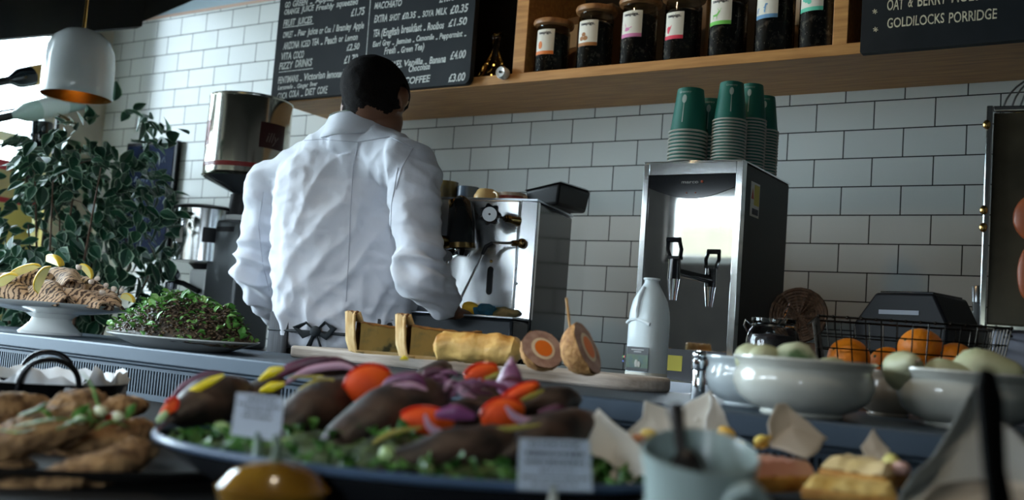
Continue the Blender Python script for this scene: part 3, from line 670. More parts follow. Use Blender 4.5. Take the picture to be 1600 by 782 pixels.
tp = obj('tamper_arm', MB().tube([(.07, -.07, z0-.098), (.0, -.075, z0-.075), (-.035, -.08, z0-.07)], .009, 10), black, g2)
obj('tamper_ball', MB().sphere((-.055, -.08, z0-.048), .025, 24, 16).lathe([(.006, z0-.10), (.02, z0-.095), (.02, z0-.075), (.01, z0-.07)], 18, (-.055, -.08, 0)), M('dark_aluminium', (.20, .21, .24), .25, .9), tp)
P3 = gp(372, 443, -.05)
mk = thing('steel_pitcher', 'dark round-knobbed grinder hopper base half hidden by the left sleeve', 'grinder', (P3.x-.005, GY-.11, TOPB)) if False else None

# ------------------------------------------------------------------ blue chalkboard on the wall behind the plant
A = Yp(286, 222, 0)
bb = thing('blue_notice_board', 'small dark blue chalkboard on the wall half hidden by the plant', 'board', (A.x-.17, -.012, 1.30))
obj('frame', MB().box(-.16, .17, -.012, .008, 0, .49), black, bb, bevel=.004)
obj('panel', MB().box(-.145, .150, -.014, -.011, .015, .475), M('navy_panel', (.006, .016, .050), .7, spec=.1), bb)
cw = MB()
for k in range(5):
    for j in range(6):
        x = -.12+j*.04+random.uniform(-.005, .005); z = .08+k*.08
        cw.tube([(x, -.0145, z), (x+.012, -.0145, z+.022), (x+.02, -.0145, z+random.uniform(-.01, .02))], .0016, 4)
obj('chalk_marks', cw, M('blue_chalk', (.42, .52, .62), .9), bb)

# ------------------------------------------------------------------ pendant lamp
LP = D(119, 150, 3.6); lr = .118
pd = thing('pendant_lamp', 'white enamel dome pendant lamp with gold inside at upper left', 'lamp', (LP.x, LP.y, LP.z-.003))
enamel = M('enamel_white', (.62, .66, .66), .18, coat=.5)
dp = [(lr, 0), (lr*1.0, .05), (lr*.985, .12), (lr*.93, .165), (lr*.80, .20), (lr*.55, .226), (lr*.25, .238), (.02, .24)]
obj('shade', MB().lathe([(lr*.985, -.002)] + dp, 64, cap=False), enamel, pd)
obj('gold_lining', MB().lathe([(q*.975, z+(-.001 if z > .22 else .001)) for q, z in dp[:-1]] + [(.015, .232)], 64, cap=False), M('gold_lining', (.42, .25, .07), .25, 1), pd)
obj('bulb', MB().sphere((0, 0, .10), .028, 20, 14), M('warm_bulb', (1, .7, .3), .4, emit=(1, .62, .22), estr=3), pd)
obj('stem', MB().tube([(0, 0, .238), (0, 0, ZC-LP.z)], .006, 10), brass, pd)

# ------------------------------------------------------------------ wine bottles lying in the window rack
rack = thing('wine_rack', 'black iron wine rack standing at the left window', 'rack', (-2.98, -.50, 0))
ir = MB()
iron = M('wrought_iron', (.01, .01, .011), .5)
def bottle(name, A, B, rad, m, mcap, label, lm=None, lab=(.28, .72)):
    A = Vector(A); B = Vector(B); L_ = (B-A).length; o = thing(name, label, 'bottle', A, 0, None)
    fm = frame(B-A, (0, 0, 1)).to_4x4()
    # base at A, mouth at B
    pr = [(rad*.5, .006), (rad*.9, 0), (rad, .008), (rad, L_*.58), (rad*.9, L_*.64), (rad*.45, L_*.74), (rad*.36, L_*.8), (rad*.36, L_*.985), (rad*.42, L_*.985), (rad*.42, L_)]
    obj('glass_body', MB().lathe(pr, 30).xform(fm), m, o)
    obj('capsule', MB().lathe([(rad*.40, L_*.80), (rad*.40, L_*.97), (rad*.47, L_*.975), (rad*.47, L_+.002), (.001, L_+.003)], 24).xform(fm), mcap, o)
    if lm: obj('label', MB().lathe([(rad*1.01, L_*lab[0]), (rad*1.01, L_*lab[1])], 30).xform(fm), lm, o)
    return o
TB = 3.85
bot_dark = M('dark_wine_glass', (.006, .010, .012), .08); bot_pale = M('pale_wine_glass', (.42, .52, .46), .12, col2=(.34, .46, .40), scale=4)
bottle('wine_bottle', D(95, 110, 4.0), D(-14, 131, 3.7), .037, bot_dark, black, 'dark wine bottle with mustard label lying behind the white lamp', M('mustard_label', (.42, .25, .07), .6), (.05, .46))
bottle('wine_bottle', D(126, 157, 4.0), D(-14, 188, 3.7), .037, bot_pale, black, 'pale clear wine bottle with black neck lying below the dark one', M('cream_label', (.55, .60, .56), .6), (.2, .5))
a, b = D(62, 212, 3.9), D(52, 222, 3.7)
bottle('wine_bottle', D(66, 190, 3.95), D(62, 262, 3.95), .040, bot_dark, black, 'black bottle standing upside down among the top leaves of the plant')
bottle('wine_bottle', D(44, 246, 3.9), D(30, 290, 4.05), .044, bot_dark, black, 'black bottle pointing down at the left beside the plant leaves')
for px in (-22, 100):
    a = D(px, 100, 4.08); ir.box(a.x-rack.location.x-.006, a.x-rack.location.x+.006, a.y-rack.location.y-.006, a.y-rack.location.y+.006, 0, 2.05)
for py in (128, 172):
    a = D(-22, py+6, 4.08)-rack.location; b = D(100, py-14, 4.08)-rack.location; ir.tube([a, b], .005, 6)
obj('rack_frame', ir, iron, rack)
# red and yellow striped banner low in the window
st_ = thing('striped_banner', 'yellow banner edged in red low in the left window', 'banner', (XL+.05, -.42, .9))
obj('banner_cloth', MB().box(-.004, .004, -.34, .10, 0, .74), M('banner_yellow', (.75, .62, .16), .7, col2=(.55, .45, .30), scale=3), st_)
obj('red_edge', MB().box(.0045, .007, -.34, .10, .70, .74).box(.0045, .007, -.34, .10, .57, .59), M('banner_red', (.55, .05, .06), .7), st_)

# ------------------------------------------------------------------ variegated fig plant
PC = D(118, 315, 3.5)
pl = thing('potted_fig_plant', 'bushy variegated fig tree with cream-edged leaves left of the grinders', 'plant', (PC.x, PC.y, 0))
leafm = M('fig_leaf', (.006, .040, .022), .42, col2=(.020, .090, .042), scale=18, lo=.35, hi=.65)
leafe = M('fig_leaf_edge', (.26, .38, .26), .5)
bark = M('bark', (.09, .05, .03), .8, bump=.5, bscale=60)
twigs = MB(); fol = MB(); edg = MB()
def inplant(px, py): return ((px-125)/168)**2 + ((py-315)/185)**2 < 1
tips = []
for k in range(17):
    a = random.uniform(0, 2*PI); top = random.uniform(1.2, 1.66); rr = random.uniform(.05, .36)*(1 if top < 1.75 else .5)
    p0 = Vector((random.uniform(-.03, .03), random.uniform(-.03, .03), .32)); p3 = Vector((rr*math.cos(a), rr*.8*math.sin(a), top))
    p1 = p0.lerp(p3, .4)+Vector((0, 0, .12)) + noise.noise_vector(Vector((k, 0, 3)))*.05; pts = []
    for i in range(9):
        t = i/8; q = p0*(1-t)**2 + p1*2*t*(1-t) + p3*t*t; pts.append(q)
    twigs.tube(pts, [.009*(1-.75*i/8) for i in range(9)], 6); tips.append(pts)
def leaf(c, d, nrm, L_, W):
    d = d.normalized(); s_ = d.cross(nrm).normalized(); n_ = s_.cross(d).normalized()
    P = []; E_ = []
    ks = (0, .14, .34, .58, .8, .93, 1.0); ws = (.02, .62, 1, .86, .5, .22, .0)
    fold = .28; curl = random.uniform(-.25, .5)
    def pt(t, wdt, up_=0): return c + d*(t*L_) + s_*(wdt*W) + n_*(abs(wdt)*W*fold - curl*L_*t*t*.5 + up_)
    vs = []; fs = []
    for t, ww in zip(ks, ws): vs += [pt(t, -ww*.86), pt(t, 0), pt(t, ww*.86)]
    for i in range(len(ks)-1):
        for j in (0, 1): fs.append((3*i+j, 3*i+j+1, 3*i+j+4, 3*i+j+3))
    fol.add(vs, fs)
    for sg in (-1, 1):
        vs = []
        wob = [random.uniform(.9, 1.15) for _ in ks]
        for t, ww, wo_ in zip(ks, ws, wob): vs += [pt(t, sg*ww*.84, .0004), pt(t, sg*ww*wo_, 0)]
        edg.add(vs, [(2*i, 2*i+1, 2*i+3, 2*i+2) for i in range(len(ks)-1)])
cnt = 0; tries = 0
def to_px(p):
    v = Vector(p)-CAM; w_ = v.dot(FW); return 800+FPX*v.dot(RT)/w_, 391-FPX*v.dot(UP)/w_
TOPX = ((-400, 270), (0, 262), (22, 192), (60, 188), (108, 176), (128, 172), (150, 166), (176, 140), (200, 150), (235, 165), (300, 198), (330, 215))
def top_at(x):
    for (xa, ya), (xb, yb) in zip(TOPX, TOPX[1:]):
        if xa <= x < xb: return ya+(yb-ya)*(x-xa)/(xb-xa)
    return 999
while cnt < 1500 and tries < 60000:
    tries += 1
    th = random.uniform(0, 2*PI); rr = random.uniform(0, 1)**.6
    z = random.uniform(.98, 1.88)
    R_ = .42 if z < 1.6 else .42*math.sqrt(max(0, 1-((z-1.6)/.35)**2))
    if z < 1.15: R_ *= .75
    c = Vector((R_*rr*math.cos(th), R_*.85*rr*math.sin(th), z))
    g = noise.noise(c*5.5 + Vector((3, 1, 2)))
    if g < .02 + (.16 if z > 1.6 else 0) + (rr-.6)*.25: continue
    qx, qy = to_px(c + PC.xyz*Vector((1, 1, 0)))
    if qy < top_at(qx)+14 or qx > (300 if qy < 235 else 276 if qy < 330 else 285-(qy-330)*.22): continue
    if qx < 70 and qy < 290 and random.random() < .6: continue
    out_ = Vector((c.x, c.y, (z-1.4)*.6)).normalized()
    d = (out_*.5 + Vector((0, 0, -.55)) + Vector([random.gauss(0, .5) for _ in range(3)])).normalized()
    nrm = (out_ + Vector((0, 0, .5)) + Vector([random.gauss(0, .35) for _ in range(3)])).normalized()
    L_ = random.uniform(.040, .074); leaf(c, d, nrm, L_, L_*.32); cnt += 1
    if cnt % 6 == 0:
        tp_ = random.choice(tips)[random.randint(4, 8)]
        if (tp_-c).length < .22: twigs.tube([tp_, tp_.lerp(c, .5)+Vector((0, 0, .015)), c], .0016, 5)
obj('branches', twigs, bark, pl); f_ = obj('foliage', fol, leafm, pl, smooth=False); obj('leaf_margins', edg, leafe, f_, smooth=False)
obj('plant_pot', MB().lathe([(.12, 0), (.13, .01), (.17, .32), (.18, .32), (.18, .35), (.165, .35), (.16, .31), (.001, .31)], 40), M('dark_pot', (.05, .045, .04), .6), pl)

# ------------------------------------------------------------------ the display counter (serving counter)
E0 = Zp(0, 521, 1.0); E1 = Zp(1372, 672, 1.0); ed = Vector((E1.x-E0.x, E1.y-E0.y, 0)).normalized(); eb = Vector((-ed.y, ed.x, 0))
ang = math.atan2(ed.y, ed.x); DO = Vector((E0.x, E0.y, 0))
def dl(p): q = Vector(p)-DO; return Vector((q.dot(ed), q.dot(eb), q.z))     # world -> counter frame
def dw(x, y, z): return DO + ed*x + eb*y + Vector((0, 0, z))
DK = .90                                                                  # lower deck height
dc = thing('display_counter', 'stainless steel food display counter with slotted vent running across the front', 'counter', DO, ang)
cool = M('counter_steel', (.035, .054, .078), .5, .4, bump=.04, bscale=40)
obj('top_slab', MB().box(-.75, 2.75, .004, .47, .965, 1.0), cool, dc, bevel=.004)
obj('front_lip', MB().box(-.75, 2.75, -.004, .012, .972, 1.003), cool, dc, bevel=.004)
gr = MB()
gr.box(-.75, 2.75, .024, .03, DK, .967)
obj('vent_recess', gr, black, dc)
gv = MB(); gv.box(-.75, 2.75, .012, .022, .958, .968); gv.box(-.75, 2.75, .012, .022, DK, .912)
x = -.75
while x < 2.75: gv.box(x, x+.0048, .012, .022, .911, .959); x += .0095
obj('vent_grille', gv, cool, dc, smooth=False)
dc2 = thing('front_counter', 'dark lower counter deck in front of the slotted vent holding the trays', 'counter', DO, ang)
obj('lower_deck', MB().box(-.75, 2.75, -1.0, .010, DK-.03, DK-.0005), M('deck_dark', (.012, .011, .010), .8, spec=.15), dc2)
obj('cabinet', MB().box(-.73, 2.73, -.98, .005, .0, DK-.03), M('counter_body', (.02, .02, .02), .7), dc2)
obj('cabinet_back', MB().box(-.73, 2.73, .035, .45, 0, .965), MATS['counter_body'], dc)

# ------------------------------------------------------------------ display top, left to right
# cake stand with grilled flatbreads
S = D(78, 520, 2.62); S.z = 1.0
cs = thing('cake_stand', 'white pedestal cake stand at the left end of the display counter', 'cake stand', S)
obj('pedestal', MB().lathe([(.074, 0), (.076, .006), (.066, .014), (.050, .030), (.046, .040), (.060, .050), (.09, .060)], 48), white_cer, cs)
obj('plate', MB().lathe([(.05, .050), (.10, .056), (.17, .066), (.200, .076), (.203, .080), (.198, .080), (.16, .072), (.001, .068)], 64), white_cer, cs)
bread = M('grilled_flatbread', (.50, .33, .20), .7, col2=(.05, .025, .015), kind='wave', scale=24, lo=.60, hi=.85, bump=.2, detail=6)
for n_ in bread.node_tree.nodes:
    if n_.type == 'TEX_WAVE': n_.inputs['Distortion'].default_value = 7; n_.inputs['Detail Scale'].default_value = 2.5
def folded(name, c, L_, W, H, rz, tilt, m, label, cat, group, seed):
    mb = MB(); n = 14; rows = []
    for i in range(n+1):
        t = i/n; row = []
        for j in range(13):
            a = PI*j/12; wv = .85+.3*noise.noise(Vector((t*3, a, seed)))
            row.append(Vector(((t-.5)*L_, math.cos(a)*W*.5*wv*(.55+.45*math.sin(PI*min(1, t*1.15+.1))), math.sin(a)*H*wv*(.5+.5*math.sin(PI*min(1, t+.12))))))
        rows.append(row)
    mb.grid(rows); mb.xform(Matrix.Rotation(tilt, 4, 'Y')); mb.jitter(.004, 25, seed, .0015)
    z0 = min(v.z for v in mb.v); mb.v = [v-Vector((0, 0, z0)) for v in mb.v]
    o = obj(name, mb, m, solid=.005); o.location = c; o.rotation_euler = (0, 0, rz); return tag(o, label, cat, group)
g_ = 'grilled flatbreads heaped on the cake stand'
for i, (px, dt, dz, L_, W, H, rz, tl) in enumerate(((30, -.07, .0, .17, .10, .050, .2, .1), (78, -.10, .0, .17, .11, .055, -.1, .05), (128, -.09, .0, .16, .10, .045, .15, .1), (165, -.04, .0, .12, .09, .035, -.2, .18),
        (55, .0, .045, .16, .10, .045, .5, .0), (100, .01, .045, .17, .10, .045, -.35, .12), (140, .02, .03, .13, .09, .035, .3, .2), (20, .07, .035, .16, .1, .045, .4, 0), (110, .09, .01, .17, .1, .05, 1.2, 0))):
    p = D(px, 470, 2.62+dt); p.z = S.z+.071+dz
    folded('grilled_flatbread', p, L_, W, H, rz, tl, bread, 'folded char-striped flatbread %s' % ('at the left of the heap', 'front and centre of the heap', 'front right of the centre one', 'at the right end of the heap', 'left of the top, under a lemon', 'on the top of the heap', 'upper right with pale crumbs on it', 'at the far left back', 'hidden at the back')[i], 'flatbread', g_, i)
lemon_s = M('lemon_skin', (.75, .50, .03), .45, bump=.2, bscale=80); lemon_f = M('lemon_flesh', (.75, .68, .28), .35, sss=.2)
def wedge(c, r, L_, rot, label, group, ms=None, mf=None, name='lemon_wedge', cat='lemon'):
    o = thing(name, label, cat, c, 0, group)
    rows = []; n = 10
    for i in range(n+1):
        t = -1+2*i/n; q = math.sqrt(max(0, 1-t*t)); rows.append([Vector((t*L_/2, r*q*math.cos(a), r*q*math.sin(a))) for a in [-.1+ (PI*.5+.2)*j/6 for j in range(7)]])
    sk = MB().grid(rows).xform(rot.to_4x4()); obj('rind', sk, ms or lemon_s, o, solid=.002)
    fm_ = MB(); cen = []
    for i in range(n+1):
        t = -1+2*i/n; q = .94*math.sqrt(max(0, 1-t*t)); rows[i] = [Vector((t*L_/2*.96, r*q*math.cos(a), r*q*math.sin(a))) for a in (-.1, PI*.25, PI*.5+.1)] ; cen.append(Vector((t*L_/2*.9, 0, 0)))
    fm_.grid([[cen[i], rows[i][0]] for i in range(n+1)]); fm_.grid([[cen[i], rows[i][2]] for i in range(n+1)]); fm_.xform(rot.to_4x4())
    obj('flesh', fm_, mf or lemon_f, o); return o
for (px, py, dt, r_, L_, e, lab) in ((82, 413, 0, .024, .085, (.3, .15, -.2), 'curved lemon wedge lying on the very top of the flatbreads'), (70, 438, -.13, .022, .075, (1.2, -1.1, .1), 'lemon wedge hanging down the front of the flatbread heap'),
        (38, 428, -.05, .020, .11, (.7, -.35, .2), 'long pale lemon wedge slanting at the left of the flatbreads'), (10, 445, -.08, .024, .08, (.9, -.6, .2), 'pale lemon wedge at the left edge of the cake stand'), (132, 426, 0, .018, .05, (.3, .7, .4), 'small lemon piece right of the heap top'),
        (198, 470, -.02, .018, .045, (.2, .2, .1), 'lemon piece at the far right rim of the cake stand')):
    wedge(D(px, py, 2.6+dt), r_, L_, Euler(e).to_matrix(), lab, 'lemon pieces on the cake stand')
crumb = M('feta_crumb', (.62, .52, .44), .7)
for i, (px, py) in enumerate(((123, 418), (142, 440), (166, 446), (178, 452), (152, 436), (190, 455), (160, 458))):
    lump('cheese_crumb', D(px, py, 2.56), (.008, .007, .006), crumb, 'pale crumb of cheese on the right side of the flatbread heap', 'cheese crumb', .5, 80, i, 10, 8, 'cheese crumbs on the flatbreads')

# salad platter
SPc = D(285, 530, 2.24); SPc.z = 1.0
sp_ = thing('serving_platter', 'wide shallow white oval platter holding the lentil salad', 'platter', SPc, -.35)
PA, PB_ = .232, .145
obj('platter_dish', MB().lathe([(.55, 0), (.62, .001), (.80, .012), (1.0, .024), (1.005, .027), (.97, .027), (.78, .018), (.6, .008), (.001, .007)], 72, sx=PA, sy=PB_), M('platter_white', (.62, .64, .62), .2, coat=.3), sp_)
sal = MB(); grn = MB(); lvs = MB()
def moundh(u, v): 
    q = u*u+v*v
    return .098*max(0, 1-q)**.85*(1+.25*noise.noise(Vector((u*3, v*3, 1)))) - .02*max(0, u-.3)
rows = []
for i in range(29):
    row = []
    for j in range(48):
        a = 2*PI*j/47; q = i/28*.93; u, v = q*math.cos(a), q*math.sin(a); row.append(Vector((u*PA, v*PB_, .010+moundh(u, v))))
    rows.append(row)
sal.grid(rows).jitter(.004, 60, 2, .003)
so = obj('lentil_salad', sal, M('lentil_base', (.015, .011, .007), .6, col2=(.05, .032, .018), scale=90, lo=.4, hi=.6, bump=.8), solid=.002)
so.location = SPc; so.rotation_euler = (0, 0, -.35); tag(so, 'heap of brown lentils and chopped herbs on the oval platter', 'salad', None, 'stuff')
for k in range(2600):
    a = random.uniform(0, 2*PI); q = math.sqrt(random.random())*.94; u, v = q*math.cos(a), q*math.sin(a)
    p = Vector((u*PA, v*PB_, .012+moundh(u, v)+random.uniform(0, .006)))
    s_ = random.uniform(.0018, .0036); grn.sphere(p, (s_, s_*1.2, s_*.7), 6, 4)
go = obj('grains', grn, M('lentil_grain', (.025, .018, .011), .5, col2=(.20, .13, .07), scale=160, lo=.45, hi=.75), so)
lv = MB()
def bigleaf(mb, c, d, nrm, L_, W, curl=.3):
    d = d.normalized(); s_ = d.cross(nrm).normalized(); n_ = s_.cross(d).normalized(); vs = []; ks = (0, .2, .45, .7, .9, 1); ws = (.12, .6, 1, .8, .4, .03)
    for t, ww in zip(ks, ws):
        o_ = n_*(math.sin(t*PI)*L_*curl*.4); wv = 1+random.uniform(-.25, .25)
        vs += [c+d*t*L_-s_*ww*W*wv+n_*W*.3*ww+o_, c+d*t*L_+o_, c+d*t*L_+s_*ww*W*wv+n_*W*.3*ww+o_]
    mb.add(vs, [(3*i+j, 3*i+j+1, 3*i+j+4, 3*i+j+3) for i in range(5) for j in (0, 1)])
for k in range(800):
    a = random.uniform(0, 2*PI); q = math.sqrt(random.random())*.95; u, v = q*math.cos(a), q*math.sin(a)
    if random.random() < .35 and u > 0: continue
    p = Vector((u*PA, v*PB_, .014+moundh(u, v)))
    big = .020 if random.random() < .3 else .011
    bigleaf(lv, p, Vector((random.gauss(0, 1), random.gauss(0, 1), random.uniform(.0, .8))), Vector((random.gauss(0, .4), random.gauss(0, .4), 1)), random.uniform(.8, 1.6)*big, big*.38)
obj('herb_leaves', lv, M('herb_green', (.05, .18, .03), .42, col2=(.14, .34, .07), scale=25), so, smooth=False)

# person behind the counter is built further down
# wooden serving board
n0 = dl(Zp(452, 558, 1.0)); n1 = dl(Zp(1004, 614, 1.0)); byo = (n0.y+n1.y)/2-.004
bx0, bx1 = n0.x-.005, n1.x
wb = thing('serving_board', 'long pale wooden serving board along the display counter edge', 'board', dw((bx0+bx1)/2, byo, 1.0), ang+math.atan2(n1.y-n0.y, n1.x-n0.x))
hw = (bx1-bx0)/2; pts = []
for cx, cy, a0, r_ in ((hw-.07, .16-.07, 0, .07), (-hw+.02, .16-.02, PI/2, .02), (-hw+.02, .02, PI, .02), (hw-.07, .07, 1.5*PI, .07)):
    for k in range(9): a = a0+PI/2*k/8; pts.append((cx+r_*math.cos(a), cy+r_*math.sin(a), 0))
obj('plank', MB().prism(pts, (0, 0, .025)), M('board_wood', (.38, .32, .27), .7, col2=(.56, .50, .44), scale=7, detail=8, lo=.3, hi=.7, stretch=(1.5, 16, 16), bump=.5), wb, bevel=.006)
BZ = 1.025
# quiche slices
crustm = M('pastry_crust', (.62, .38, .14), .65, col2=(.80, .60, .30), scale=22, detail=5, lo=.35, hi=.65, bump=.5, bscale=50)
fillm = M('quiche_filling', (.34, .21, .05), .55, col2=(.05, .045, .015), scale=28, detail=6, lo=.52, hi=.68, bump=.5, bscale=60, col3=(.24, .17, .05))
topm = M('quiche_top', (.36, .16, .035), .5, col2=(.12, .045, .012), scale=30, detail=5, bump=.6, bscale=70)
def quiche(pa, deg, L_, H, label):
    A = Zp(*pa, BZ); d = Vector((math.cos(math.radians(deg)), math.sin(math.radians(deg)), 0))
    o = thing('quiche_slice', label, 'quiche', A, math.atan2(d.y, d.x), 'two quiche slices on the serving board')
    bk = .062
    body = MB(); N_ = 16; rows = []
    for i in range(N_+1):
        t = i/N_; x = .004+t*(L_-.004); yb = max(.004, bk*(1-t*.92)); zt_ = H*(.86-.10*math.sin(PI*t)*.6-.05*t) + .002*noise.noise(Vector((t*9, 0, L_)))
        rows.append([Vector((x, 0, .004)), Vector((x, -.0015, zt_*.5)), Vector((x, 0, zt_)), Vector((x, yb*.5, zt_+.004*noise.noise(Vector((t*8, 2, 1))))), Vector((x, yb, zt_)), Vector((x, yb, .004))])
    body.grid(rows); body.jitter(.0012, 60)
    obj('filling', body, fillm, o)
    tp_ = MB().grid([[r_[2]+Vector((0, -.0015, .001)), r_[3]+Vector((0, 0, .003)), r_[4]+Vector((0, 0, .001))] for r_ in rows]); tp_.jitter(.002, 90, 4); obj('browned_top', tp_, topm, o, solid=.003)
    obj('base_crust', MB().prism([(-.002, -.002, 0), (L_, -.001, 0), (L_, .006, 0), (0, bk+.005, 0)], (0, 0, .006)).jitter(.0008, 60), crustm, o)
    rows = []
    for j in range(25):
        t = j/24; y = -.004+t*(bk+.010); fl = .0028*math.sin(t*PI*9); bow = -.004*math.sin(PI*t)
        rows.append([Vector((bow+.014+.004*0, y, .002)), Vector((bow-.002+fl*.4, y, .004)), Vector((bow-.008+fl, y, H*.35)), Vector((bow-.011+fl, y, H*.75)), Vector((bow-.012+fl*1.6, y, H*1.08+abs(fl)*1.5)), Vector((bow-.002+fl, y, H*1.10+abs(fl))), Vector((bow+.006, y, H*.9))])
    cr = MB().grid(rows); cr.jitter(.0012, 70, 2)
    obj('crust_wall', cr, crustm, o, solid=.005)
    for k, (y, dx) in enumerate(((.0, -.008), (.02, -.014))): pass
    obj('scorched_rim', MB().tube([Vector((r_[4].x+.003, r_[4].y, r_[4].z+.0005)) for r_ in rows], .0035, 6).jitter(.0015, 200), topm, o)
quiche((557, 552), 50, .125, .068, 'quiche slice with tall fluted crust at the left end of the board')
quiche((636, 560), 47, .135, .068, 'second quiche slice overlapped by the pastry roll')
# pastry roll
A = Zp(678, 564, BZ); B = Zp(812, 575, BZ)
d = (B-A); L_ = d.length; mb = MB(); n = 44; pts = []; rad = []
for i in range(n+1):
    t = i/n; pts.append((t*L_, 0, .027)); e = min(t, 1-t)*L_; rad.append(.029*min(1, math.sqrt(max(.0, e)/.012+.10)) * (1+.06*math.sin(t*19)))
mb.tube(pts, rad, 30, flat=.92, up=(0, 0, 1)); mb.jitter(.0045, 40, 1, .0022)
mb.v = [Vector((v.x, v.y, max(v.z, .0))) for v in mb.v]
o = obj('sausage_roll', mb, M('golden_pastry', (.50, .22, .04), .4, col2=(.84, .55, .18), scale=20, detail=7, lo=.38, hi=.62, bump=1, bscale=50)); o.location = A; o.rotation_euler = (0, 0, math.atan2(d.y, d.x)); tag(o, 'long golden pastry roll in the middle of the serving board', 'pastry')
# scotch eggs
crumbm = M('fried_crumb', (.30, .12, .03), .75, col2=(.60, .32, .11), scale=90, detail=4, lo=.35, hi=.65, bump=1, bscale=220)
meat = M('egg_meat', (.30, .17, .13), .5, col2=(.42, .27, .21), scale=60, bump=.4, bscale=120)
eggw = M('egg_white', (.72, .58, .40), .35); yolk = M('egg_yolk', (.75, .17, .02), .3, sss=.2)
def half_egg(c, nrm, up_, a, b, h, label, whole=False):
    o = thing('scotch_egg_half', label, 'scotch egg', c, 0, 'scotch egg halves at the right end of the board')
    R3 = frame(nrm, up_).to_4x4()
    mb = MB(); n = 40; rows = []
    for i in range(13):
        ph = PI/2*i/12; rows.append([Vector((a*math.cos(2*PI*j/n)*math.cos(ph), b*math.sin(2*PI*j/n)*math.cos(ph), -h*math.sin(ph))) for j in range(n+1)])
    mb.grid(rows); mb.jitter(.0022, 70, 5, .0016).xform(R3); obj('crumb_coating', mb, crumbm, o)
    def disc(s_, z, dx=0, dz=0):
        m_ = MB(); m_.add([R3 @ Vector((dx, dz, z+.001))] + [R3 @ Vector((dx+a*s_*math.cos(2*PI*j/40), dz+b*s_*math.sin(2*PI*j/40), z)) for j in range(40)], [(0, j+1, (j+1) % 40+1) for j in range(40)]); return m_
    obj('sausage_meat', disc(.97, .0003).jitter(.0006, 300), meat, o); obj('egg_white', disc(.56, .0016), eggw, o); obj('yolk', disc(.42, .0026, .0005), yolk, o)
    zmin = min(min((ch.data.vertices[i].co.z for i in range(len(ch.data.vertices)))) for ch in o.children)
    o.location.z = BZ - zmin; return o
p = D(847, 560, 1.66); half_egg(p, -FW*.70+Vector((0, 0, .55))+RT*.28, Vector((0, 0, 1)), .036, .036, .036, 'scotch egg half facing us with orange yolk, tilted back on the board')
p = D(917, 560, 1.60); half_egg(p, RT*.80+Vector((0, 0, .42))-FW*.42, Vector((-.25, 0, 1)), .037, .043, .044, 'scotch egg half turned right with its crumbed back to us')
# toothpick flag stick
A = D(891, 518, 1.60); B = D(885, 466, 1.61)
o = obj('wooden_pick', MB().tube([B-B, (A-B)*.5, A-B], [.0020, .0022, .0016], 8), M('pick_wood', (.50, .26, .07), .5)); o.location = B; tag(o, 'thin wooden pick standing in the right-hand scotch egg', 'pick')

# milk bottle
mb_ = D(1008, 604, 2.06); mb_.z = 1.0
mk = thing('milk_bottle', 'translucent plastic milk bottle with no cap and a black label', 'bottle', mb_, -.28)
mk.scale = (.86, .86, 1.0)
plast = M('milk_plastic', (.72, .80, .82), .35, trans=.15, ior=1.2, coat=.2)
def rr_ring(hx, hy, z, n=36, e=3.2):
    return [Vector((hx*math.copysign(abs(math.cos(2*PI*k/n))**(2/e), math.cos(2*PI*k/n)), hy*math.copysign(abs(math.sin(2*PI*k/n))**(2/e), math.sin(2*PI*k/n)), z)) for k in range(n+1)]
prof = [(.040, .036, 0), (.0425, .039, .004), (.043, .040, .02), (.043, .040, .085), (.0430, .040, .130), (.041, .038, .150), (.036, .034, .170), (.029, .028, .188), (.0205, .0205, .200), (.0165, .0165, .206), (.0165, .0165, .2155), (.0145, .0145, .2155)]
body = MB().grid([rr_ring(a, b, z, e=3.2 if z < .18 else 2) for a, b, z in prof]); body.add([v for v in rr_ring(.040, .036, 0)[:-1]], [tuple(range(36))])
obj('bottle_body', body, plast, mk)
obj('neck_rim', MB().tube([(.0175*math.cos(2*PI*k/24), .0175*math.sin(2*PI*k/24), .2135) for k in range(25)], .0022, 8, up=(0, 0, 1), cap=False), M('milk_plastic_rim', (.72, .78, .80), .3), mk)
hd = MB().tube([(-.004, -.036, .128), (-.0035, -.041, .150), (-.003, -.036, .175), (0, -.024, .196)], .0048, 10); hd.tube([(-.004, -.0385, .132), (-.022, -.0395, .130), (-.036, -.036, .124)], .0035, 8).tube([(-.004, -.0385, .132), (.016, -.0395, .128), (.034, -.036, .122)], .0035, 8)
obj('moulded_handle', hd, MATS['milk_plastic_rim'], mk)
obj('milk', MB().grid([rr_ring(.0438, .0408, z) for z in (.002, .028)]), M('milk_level', (.74, .72, .62), .4), mk)
lb = obj('label', MB().box(-.026, .040, -.0412, -.0405, .030, .077), M('milk_label', (.012, .012, .014), .4), mk)
obj('photo_band', MB().box(-.026, .040, -.0417, -.0411, .036, .062), M('field_green', (.03, .07, .06), .5, col2=(.05, .09, .04), scale=60), lb)
obj('cow', MB().lathe([(.004, .038), (.006, .046), (.003, .052)], 10, (.006, -.0425, 0), sy=.15).lathe([(.003, .038), (.005, .045), (.002, .049)], 10, (.014, -.0425, 0), sy=.15), M('cow_white', (.35, .34, .30), .6), lb)
obj('text_lines', MB().box(-.012, .026, -.0417, -.0411, .0705, .0725).box(-.004, .018, -.0417, -.0411, .0665, .0685), M('label_grey', (.35, .35, .35), .6), lb)
for k, (cz, cc) in enumerate(((.056, (.1, .45, .12)), (.056, (.6, .08, .08)), (.047, (.06, .10, .45)))): obj('printed_dot', MB().tube([(-.036+.004*(k == 1), -.0405, cz), (-.036+.004*(k == 1), -.042, cz)], .0021, 10), M('dot%d' % k, cc, .5), mk)
